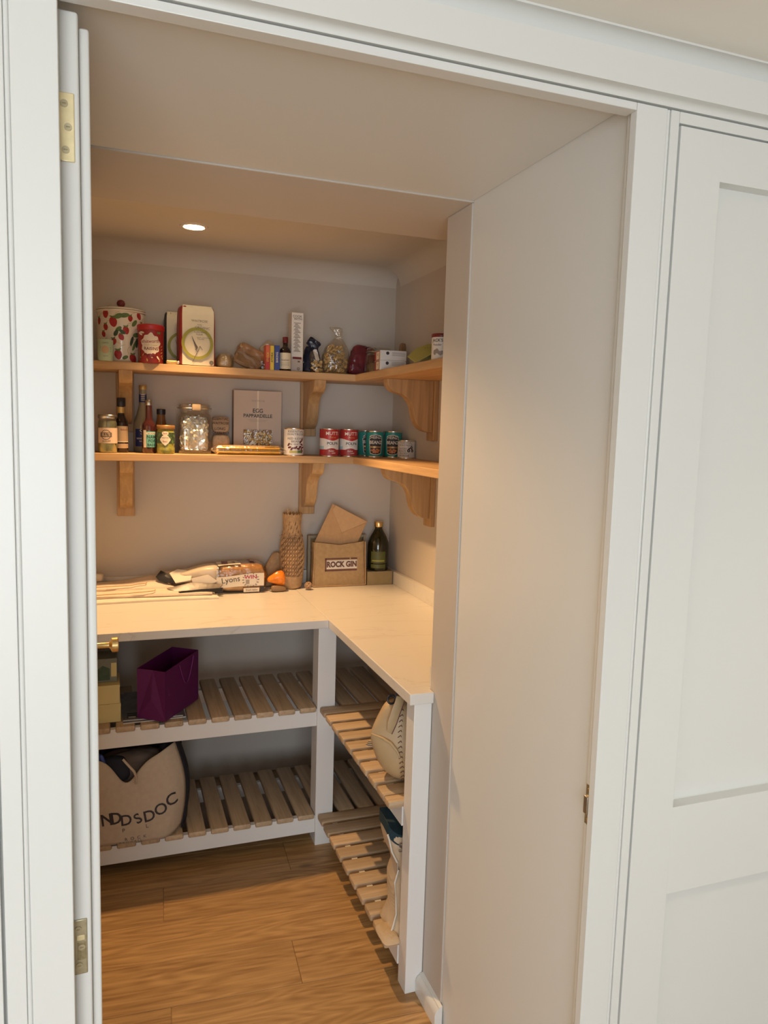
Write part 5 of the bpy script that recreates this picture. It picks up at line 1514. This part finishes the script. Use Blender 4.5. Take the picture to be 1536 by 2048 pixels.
out = [jr(0.0, 0.985, 0.030), jr(0.006, 1.01, 0.034), jr(0.05, 0.995, 0.035), jr(0.11, 0.975, 0.034), jr(0.17, 0.965, 0.032), jr(0.205, 0.975, 0.030)]
top = [list(p) for p in out[-1]]
out[-1] = [(p[0], p[1], 0.205 - 0.014 * math.cos(p[0] / jw * PI / 2) ** 2 * (1 if p[1] < 0 else 0.3)) for p in out[-1]]
inn = [[(p[0] * 0.975, p[1] * 0.9, p[2] - 0.0005) for p in out[-1]], [(p[0] * 0.97, p[1] * 0.88, 0.02) for p in out[2]]]
MB().rings(out + inn).build('body', 'jute', t, smooth=50)
for sx_ in (-1, 1):
    MB().tube([(sx_ * jw * 1.0, -0.029, 0.004), (sx_ * jw * 0.985, -0.030, 0.06), (sx_ * jw * 0.965, -0.029, 0.13), (sx_ * jw * 0.96, -0.026, 0.203)], 0.0032, 8).build('piping', 'kraft_paper', t, smooth=60)
MB().tube([(-jw, -0.030, 0.004), (0, -0.034, 0.003), (jw, -0.030, 0.004)], 0.003, 8).build('piping', 'kraft_paper', t, smooth=60)
f = plane((0.006, -0.0362, 0), (1, 0, 0), (0, 0.02, 1))
decal('print_panel', 'label_white', t, [band(-0.074, 0.074, 0.082, 0.122, 4)], f, 0.0004)
decal('print_border', 'leather_edge', t, [band(-0.078, -0.071, 0.072, 0.131, 1), band(-0.078, 0.038, 0.125, 0.132, 3), band(0.044, 0.074, 0.125, 0.132, 2), band(-0.078, 0.074, 0.072, 0.080, 4)], f, 0.0008)
decal('lettering', 'leather_edge', t, [text2d('ROCK GIN', 0.0345, 0.001, 0.102, 0, fat=0.05, sx=0.86)], f, 0.0012)

# envelope
t = thing('envelope', 'brown paper envelope sticking up out of the jute bag', 'envelope', (0.966, 3.262, CT2))
corners = [(-0.036, 0.377), (0.133, 0.296), (0.060, 0.130), (-0.116, 0.200)]
b = MB().prism(corners, 'Y', -0.0015, 0.0015)
b.build('envelope_back', 'kraft_paper', t, rot=(0.05, 0, 0))
f = plane((0, -0.0017, 0), (1, 0, 0), (0, 0.05, 1))
MB().prism([(-0.037, 0.352), (-0.022, 0.372), (0.132, 0.293), (0.010, 0.246)], 'Y', -0.0048, -0.0022).build('flap', 'kraft_flap', t, rot=(0.05, 0, 0), bevel=0.0004)
MB().prism([(0.012, 0.243), (0.128, 0.288), (0.060, 0.132), (0.03, 0.145)], 'Y', -0.0026, -0.0017).build('side_fold', 'kraft_paper', t, rot=(0.05, 0, 0), bevel=0.0003)

# box under the oil bottle, and the bottle
t = thing('carton', 'low olive brown carton with the oil bottle on top', 'carton', (1.160, 3.262, CT2))
MB().box(-0.062, 0.062, -0.04, 0.048, 0, 0.062).build('carton', 'cardboard_olive', t, bevel=0.0015)
MB().box(-0.0625, 0.0625, -0.0405, 0.0485, 0.0615, 0.0628).build('lid_edge', 'board_grey', t, bevel=0.0004)
x, y = 1.163, 3.268
t = thing('oil_bottle', 'dark green olive oil bottle with gold cap and green label', 'bottle', (x, y, CT2 + 0.0632))
MB().lathe([(0, 0), (0.046, 0), (0.05, 0.004), (0.0505, 0.11), (0.048, 0.132), (0.038, 0.158), (0.026, 0.178), (0.0185, 0.192), (0.0165, 0.205)], 44).build('glass', 'olive_glass', t, smooth=50)
MB().lathe([(0, 0.203), (0.0205, 0.203), (0.021, 0.206), (0.021, 0.224), (0.0195, 0.227), (0, 0.227)], 32).build('cap', 'brass', t, smooth=40)
f = cyl(0.0505, facing(x, y) + 0.05)
decal('paper_label', 'oil_label', t, [band(-0.036, 0.036, 0.038, 0.092, 12), band(-0.036, 0.036, 0.014, 0.032, 12)], f, 0.0006)
decal('label_print', 'olive_print', t, [band(-0.03, 0.03, 0.046, 0.052, 8)], f, 0.001)

# ================================================================== LOWER BACK UNIT ITEMS
Z1, Z2 = 0.560, 0.130
# purple carrier
t = thing('gift_bag', 'deep purple paper carrier bag standing open', 'bag', (0.162, 2.650, Z1 + 0.0085))
A = Vector((0, 0, 0)); u1 = Vector((-0.092, 0.066, 0)); u2 = Vector((0.135, 0.200, 0)); hz = 0.182
lean = Vector((-0.002, 0.0, 0))
b = MB()
n1 = u1.normalized(); n2 = u2.normalized()
mid = u1 * 0.5 + u2.normalized() * 0.014   # gusset fold pushed in
base = [A, u2, u2 + u1, u1]
topv = [Vector((0, 0, hz)), u2 + Vector((0, 0, hz + 0.012)), u2 + u1 + Vector((0, 0, hz + 0.012)), u1 + Vector((0, 0, hz))]
gm_b = u1 * 0.5 + Vector((0, 0, 0.075)); gm_t = mid + Vector((0, 0, hz - 0.004))
vs = base + topv + [gm_b, gm_t, u1 * 0.5]
b.add(vs, [(0, 1, 5, 4), (1, 2, 6, 5), (2, 3, 7, 6), (0, 4, 9, 8), (0, 8, 10), (10, 8, 3), (3, 8, 9, 7), (0, 3, 2, 1)])
o = b.build('paper', 'purple', t)
md = o.modifiers.new('thickness', 'SOLIDIFY'); md.thickness = 0.0012
inner = MB().add([p + (u1 + u2) * 0.02 * (1 if i in (0,) else 0) for i, p in enumerate(base)], [(0, 1, 2, 3)]).build('base_card', 'purple_dark', t, (0, 0, 0.004))
nrm = Vector((u2.y, -u2.x, 0)).normalized()
c0 = u2 * 0.42 + nrm * 0.002 + Vector((0, 0, hz - 0.004))
hd = []
for k in range(15):
    s_ = k / 14
    hd.append(u2 * (0.40 + 0.42 * s_) + nrm * 0.003 + Vector((0, 0, hz - 0.004 + 0.006 * s_ - 0.085 * math.sin(PI * s_))))
MB().tube(hd, 0.0016, 6).build('cord_handle', 'purple_cord', t, smooth=60)
f = plane(nrm * 0.0005, u2, (0, 0, 1))
decal('lettering', 'purple_cord', t, [text2d('L', 0.04, 0.026, 0.10, 0)], f, 0.001)

# stacked yellow boxes
for i, (z, h_) in enumerate(((0.0, 0.068), (0.0685, 0.068))):
    t = thing('yellow_box', ('pale yellow box, lower of the stacked pair on the slats', 'pale yellow box, upper of the stacked pair on the slats')[i], 'box', (-0.052 - 0.002 * i, 2.765, Z1 + z + 0.0006), 0.02 - 0.015 * i, 'pale yellow boxes')
    MB().box(-0.066, 0.066, -0.05, 0.09, 0, h_).build('carton', 'yellow_box', t, bevel=0.0015)
    MB().box(-0.0665, 0.0665, -0.0505, 0.0905, h_ - 0.012, h_ - 0.0005).build('lid_edge', 'yellow_box', t, bevel=0.0008)
t = thing('picture_box', 'dull green picture box standing on the yellow boxes', 'box', (-0.056, 2.79, Z1 + 0.1375))
MB().box(-0.062, 0.060, -0.04, 0.06, 0, 0.086).build('carton', 'grey_green', t, bevel=0.0015)
f = plane((0, -0.0405, 0), (1, 0, 0), (0, 0, 1))
decal('picture_print', 'green_dark', t, [poly([(-0.05, 0.008), (0.036, 0.008), (0.036, 0.05), (0.012, 0.062), (-0.01, 0.045), (-0.05, 0.06)])], f, 0.0003)
decal('picture_print', 'yellow_box', t, [band(0.04, 0.058, 0.02, 0.07, 1)], f, 0.0003)

# magazines
for i, (dx, dy, w_, h_, rz, lab) in enumerate(((0.125, 2.845, 0.215, 0.30, 0.03, 'glossy grey magazine, bottom of the stack under the purple bag'), (0.128, 2.85, 0.205, 0.29, -0.02, 'glossy grey magazine, top of the stack under the purple bag'))):
    t = thing('magazine', lab, 'magazine', (dx, dy, Z1 + 0.0042 * i), rz, 'magazines on the slats')
    MB().box(-w_ / 2, w_ / 2, -h_ / 2 - 0.002, h_ / 2, 0.0005, 0.003).build('pages', 'paper_edge', t)
    MB().box(-w_ / 2, w_ / 2, -h_ / 2, h_ / 2, 0.003, 0.004).build('cover', 'magazine', t)
    f = plane((0, 0, 0.0041), (1, 0, 0), (0, 1, 0))
    decal('cover_print', 'black_pack', t, [band(-0.09, 0.0, -0.13 + 0.018 * k, -0.118 + 0.018 * k, 1) for k in range(3)], f, 0.0003)
    decal('cover_print', 'paper_edge', t, [band(-0.085, -0.06, -0.128, -0.12, 1), band(-0.05, -0.02, -0.109, -0.103, 1), band(0.04, 0.08, -0.14, -0.125, 1)], f, 0.0005)

# big canvas tote on the lowest shelf
t = thing('canvas_tote', 'cream canvas tote with black lettering and navy sides, stuffed full', 'bag', (0.085, 2.70, Z2))
nu, nv = 36, 24


def tote_front(u, v):
    """u 0..1 across, v 0..1 up"""
    x = -0.215 + 0.365 * u
    # right edge bows out low and comes in at the top
    xr = 0.115 + 0.030 * math.sin(PI * min(1, (1 - v) * 0.9)) * (v > 0 or 1) + 0.012 * (1 - v)
    x = -0.215 + (xr + 0.215) * u
    uu = (x + 0.215) / 0.345
    # top line: high corners, deep sag
    xs = x
    sag = 0.118 * math.exp(-((xs + 0.055) / 0.055) ** 2) + 0.035 * math.exp(-((xs - 0.03) / 0.06) ** 2)
    ztop = 0.335 - sag - 0.02 * math.exp(-((xs + 0.15) / 0.05) ** 2)
    zb = 0.0 + 0.045 * max(0, (xs - 0.06) / 0.08) ** 2 * (xs > 0.06) * 0.6
    z = zb + (ztop - zb) * v
    y = -0.030 + 0.045 * max(0, (u - 0.8) / 0.2) ** 2 * (1 - 0.3 * v) - 0.012 * math.sin(PI * u) * (1 - v) + 0.006 * math.sin(5 * u + 4 * v) + 0.02 * v * v
    return (x, y, z + 0.001)


b = MB()
vs = [tote_front(i / nu, j / nv) for j in range(nv + 1) for i in range(nu + 1)]
fs = [(j * (nu + 1) + i, j * (nu + 1) + i + 1, (j + 1) * (nu + 1) + i + 1, (j + 1) * (nu + 1) + i) for j in range(nv) for i in range(nu)]
o = b.add(vs, fs).build('front_panel', 'canvas', t, smooth=80)
md = o.modifiers.new('thickness', 'SOLIDIFY'); md.thickness = 0.002; md.offset = 1.0
# navy side gusset on the right, back panel and base
b = MB()
sv = []
for j in range(nv + 1):
    p = tote_front(1.0, j / nv)
    for k in range(5):
        q = k / 4
        sv.append((p[0] + 0.001 + 0.022 * math.sin(PI * q) * (1 - 0.6 * j / nv) + 0.012 * q, p[1] + 0.17 * q, 0.002 + (p[2] - 0.002) * (1 - 0.05 * q) if j else 0.002))
sf = [(j * 5 + k, j * 5 + k + 1, (j + 1) * 5 + k + 1, (j + 1) * 5 + k) for j in range(nv) for k in range(4)]
o = b.add(sv, sf).build('side_gusset', 'navy_cloth', t, smooth=80)
md = o.modifiers.new('thickness', 'SOLIDIFY'); md.thickness = 0.002
o = MB().box(-0.215, 0.15, 0.150, 0.153, 0.002, 0.315).build('back_panel', 'navy_cloth', t, bevel=0.001)
soft('clothes_inside', 'brown_cloth', t, [(0.01, -0.04, 0.07, 0.155, 0.055, 5), (0.12, -0.04, 0.07, 0.16, 0.06, 5), (0.22, -0.04, 0.075, 0.15, 0.055, 4), (0.27, -0.03, 0.075, 0.12, 0.045, 3), (0.30, -0.02, 0.075, 0.07, 0.03, 3)], 48, 0.01, 91)
soft('dark_cloth', 'navy_cloth', t, [(0.20, -0.09, 0.03, 0.05, 0.03, 3), (0.25, -0.09, 0.035, 0.055, 0.03, 3), (0.30, -0.1, 0.04, 0.04, 0.02, 3)], 24, 0.006, 92)
soft('dark_cloth', 'navy_cloth', t, [(0.22, 0.085, 0.05, 0.03, 0.05, 3), (0.28, 0.09, 0.06, 0.028, 0.05, 3), (0.325, 0.085, 0.07, 0.02, 0.04, 3)], 24, 0.005, 93)
MB().tube([(-0.065, -0.03, 0.31), (-0.045, -0.036, 0.285), (-0.028, -0.034, 0.262), (-0.02, -0.028, 0.235), (-0.022, -0.02, 0.21)], 0.0045, 8).build('rope', 'canvas', t, smooth=60)
soft('blue_cloth', 'blue_pack', t, [(0.26, -0.125, 0.0, 0.012, 0.01, 3), (0.30, -0.135, 0.004, 0.010, 0.008, 3), (0.325, -0.14, 0.006, 0.008, 0.006, 3)], 16, 0.002, 94)


def tote_map(u, v, e):
    p = Vector(tote_front(u, v)); a = Vector(tote_front(u + 0.01, v)) - p; c = Vector(tote_front(u, v + 0.01)) - p
    return tuple(p + a.cross(c).normalized() * e)


def tote_at(x, z, e):
    u = (x + 0.215) / 0.352; 
    for _ in range(6):
        v = 0.3
        for _ in range(6):
            p = tote_front(u, v); v = max(0.0, min(0.98, v + (z - p[2]) / 0.3))
        u = max(0.0, min(0.995, u + (x - p[0]) / 0.35))
    return tote_map(u, v, e)


for ch, x_, z_, sz, rot in (('N', -0.118, 0.094, 0.0614, 0.12), ('D', -0.092, 0.096, 0.0614, 0.1), ('D', -0.056, 0.086, 0.0543, 0.06), ('S', -0.016, 0.088, 0.0519, 0.5), ('D', 0.022, 0.092, 0.0566, 0.16), ('O', 0.062, 0.11, 0.0566, 0.3), ('C', 0.099, 0.136, 0.059, 0.25)):
    vs, fs = text2d(ch, sz, 0, 0, rot, fat=0.012)
    decal('lettering', 'ink', t, [(vs, fs)], lambda u, v, e, x_=x_, z_=z_: tote_at(x_ + u, z_ + v, e), 0.0035)
for s_, x_, z_, sz in (('P', -0.065, 0.050, 0.02), ('L', 0.014, 0.058, 0.02), ('ROCK', -0.025, 0.018, 0.0165), ('CORNWALL', -0.048, 0.004, 0.012)):
    txt = '  '.join(s_) if len(s_) == 4 else ' '.join(s_)
    decal('lettering', 'ink_soft', t, [text2d(txt, sz, 0, 0, 0.08, fat=0.008)], lambda u, v, e, x_=x_, z_=z_: tote_at(x_ + u, max(0.003, z_ + v), e), 0.0035)

# ================================================================== RIGHT UNIT ITEMS
# cream leather bag on the upper slats
t = thing('leather_bag', 'cream leather shoulder bag with dark stitching on the side slats', 'bag', (0.862, 2.045, Z1))
lv = [(0.001, 0, 0, 0.045, 0.045, 2.4), (0.012, 0, 0, 0.082, 0.070, 2.4), (0.04, 0, 0, 0.108, 0.082, 2.3), (0.09, 0, 0, 0.131, 0.088, 1.8), (0.142, 0, 0, 0.143, 0.082, 1.45), (0.155, 0, 0, 0.140, 0.074, 1.45), (0.19, 0, 0, 0.124, 0.062, 1.7), (0.225, 0, 0, 0.106, 0.048, 2.0), (0.248, 0, 0, 0.095, 0.035, 2.4)]
soft('body', 'leather_cream', t, lv, 48, 0.0015, 23)
stt = MB()
for k in range(15):
    z = 0.02 + 0.0148 * k
    # near side surface around x=-0.065
    for (z0, _, _, rx0, ry0, e0), (z1, _, _, rx1, ry1, e1) in zip(lv[:-1], lv[1:]):
        if z0 <= z <= z1:
            q = (z - z0) / (z1 - z0); rx, ry, e_ = rx0 + (rx1 - rx0) * q, ry0 + (ry1 - ry0) * q, e0 + (e1 - e0) * q
    xx = -0.060 - 0.012 * math.sin(PI * k / 14)
    if abs(xx) >= rx: continue
    yy = -ry * (1 - (abs(xx) / rx) ** e_) ** (1 / e_)
    stt.tube([(xx - 0.004, yy - 0.0012, z - 0.004), (xx, yy - 0.003, z), (xx + 0.004, yy - 0.004, z + 0.003), (xx + 0.0065, yy - 0.004, z - 0.002)], 0.0011, 6)
stt.build('stitching', 'leather_edge', t, smooth=60)
stp = []
for pts, mt, nm in (([(-0.10, -0.050, 0.165), (-0.093, -0.052, 0.195), (-0.082, -0.050, 0.225), (-0.070, -0.046, 0.252), (-0.062, -0.040, 0.268)], 'leather_cream', 'strap'),):
    b = MB(); w0 = 0.013
    R_ = []
    for i, p in enumerate(pts):
        ww = w0 * (0.55 if i == 0 else 1.0)
        R_.append([(p[0] - ww, p[1], p[2] + 0.004), (p[0] + ww, p[1] - 0.002, p[2] - 0.004), (p[0] + ww, p[1] + 0.003, p[2] - 0.004), (p[0] - ww, p[1] + 0.004, p[2] + 0.004)])
    b.rings(R_).build(nm, mt, t, smooth=50, bevel=0.001)
    MB().tube([(p[0] + w0 * (0.55 if i == 0 else 1.0), p[1] - 0.002, p[2] - 0.004) for i, p in enumerate(pts)], 0.0016, 6).build('strap_edge', 'leather_edge', t, smooth=60)
for c_, rr in (((-0.062, -0.034, 0.268), 0.014), ((-0.082, -0.012, 0.252), 0.012)):
    MB().tube([(c_[0] + rr * math.cos(a), c_[1] + 0.3 * rr * math.sin(a), c_[2] + rr * math.sin(a)) for a in [2 * PI * k / 20 for k in range(20)]], 0.0035, 8, True).build('ring', 'black_plastic', t, smooth=60)
MB().tube([(-0.140, -0.004, 0.148), (-0.118, -0.036, 0.146), (-0.098, -0.058, 0.136), (-0.082, -0.070, 0.116), (-0.074, -0.078, 0.096)], [0.002, 0.004, 0.0045, 0.004, 0.002], 8).build('crease', 'leather_cream', t, smooth=60)
soft('clasp', 'black_plastic', t, [(0.235, -0.02, -0.045, 0.02, 0.008, 2.5), (0.25, -0.02, -0.046, 0.026, 0.01, 2.5), (0.262, -0.02, -0.044, 0.02, 0.008, 2.5)], 20, 0.0, 2)
MB().tube([(-0.06, -0.03, 0.272), (-0.03, -0.02, 0.285), (0.01, 0, 0.29), (0.05, 0.02, 0.285)], 0.008, 8).build('handle', 'leather_cream', t, smooth=60)
f = plane((-0.142, -0.035, 0.115), (1, -0.4, 0), (0.2, 1, 0))
# small striped card sticking out
t = thing('striped_card', 'small black and white striped card lying behind the leather bag', 'card', (0.818, 2.285, Z1))
MB().box(-0.024, 0.03, -0.018, 0.022, 0.0, 0.0012).build('card', 'can_white', t, rot=(0, 0, -0.6))
f = plane((0, 0, 0.0014), (math.cos(-0.6), math.sin(-0.6), 0), (-math.sin(-0.6), math.cos(-0.6), 0))
decal('stripes', 'ink', t, [band(-0.024, 0.03, -0.016 + 0.013 * k, -0.009 + 0.013 * k, 1) for k in range(3)], f, 0.0003)

# canvas bag on the lower slats
t = thing('canvas_shopper', 'upright cream canvas shopper with teal lining on the lower side slats', 'bag', (0.87, 1.985, Z2))
lv = []
b = MB()
R_ = []
for z, x0, y0 in ((0.001, -0.112, -0.078), (0.02, -0.102, -0.072), (0.05, -0.088, -0.060), (0.10, -0.092, -0.058), (0.15, -0.094, -0.056), (0.185, -0.082, -0.050), (0.21, -0.088, -0.052), (0.25, -0.108, -0.056), (0.29, -0.118, -0.06), (0.325, -0.122, -0.056)):
    ring = []
    n = 40
    for q in range(n):
        a = 2 * PI * q / n; c, s_ = math.cos(a), math.sin(a)
        X_ = math.copysign(abs(c) ** 0.35, c) * 0.115 + (x0 + 0.115 if c < 0 else 0); Y_ = math.copysign(abs(s_) ** 0.4, s_) * 0.06 + (y0 + 0.06 if s_ < 0 else 0)
        ztop = z + (0.02 * (-c) - 0.03 * max(0, -s_) if z > 0.32 else 0)
        ring.append((X_, Y_, ztop))
    R_.append(ring)
inn = [[(p[0] * 0.96, p[1] * 0.93, p[2] - 0.001) for p in R_[-1]], [(p[0] * 0.9, p[1] * 0.85, 0.2) for p in R_[-3]]]
b.rings(R_).build('body', 'canvas_warm', t, smooth=60)
b = MB().rings([[(p[0] * 1.004, p[1] * 1.006, p[2] - 0.045 if k == 0 else p[2] + 0.001) for p in R_[-1]] for k in range(2)] + [inn[0]], cap=False)
o = MB().rings([[(p[0] * 1.012, p[1] * 1.02, p[2] - 0.032) for p in R_[-1]], [(p[0] * 1.012, p[1] * 1.02, p[2] + 0.002) for p in R_[-1]]]).build('lining_fold', 'teal_cloth', t, smooth=60)
MB().tube([(r[18][0] - 0.002, r[24][1] * 0.9, r[0][2]) for r in R_], 0.003, 8).build('seam', 'label_white', t, smooth=60)
b = MB().rings(soft_rings([(0.001, -0.122, -0.062, 0.024, 0.046, 4), (0.006, -0.122, -0.062, 0.027, 0.050, 4), (0.012, -0.12, -0.06, 0.022, 0.044, 4)], 28, 0.001, 3)).build('bottom_fold', 'canvas_warm', t, smooth=60)
f = plane((-0.03, -0.063, 0), (1, 0, 0), (0, 0, 1))
decal('lettering', 'ink_soft', t, [text2d('S', 0.04, -0.058, 0.27, 0), text2d('K', 0.035, -0.022, 0.20, 0), text2d('L', 0.035, -0.024, 0.125, 0), text2d('K', 0.04, -0.03, 0.09, 0), text2d('T', 0.04, -0.03, 0.06, 0)], f, 0.0005)
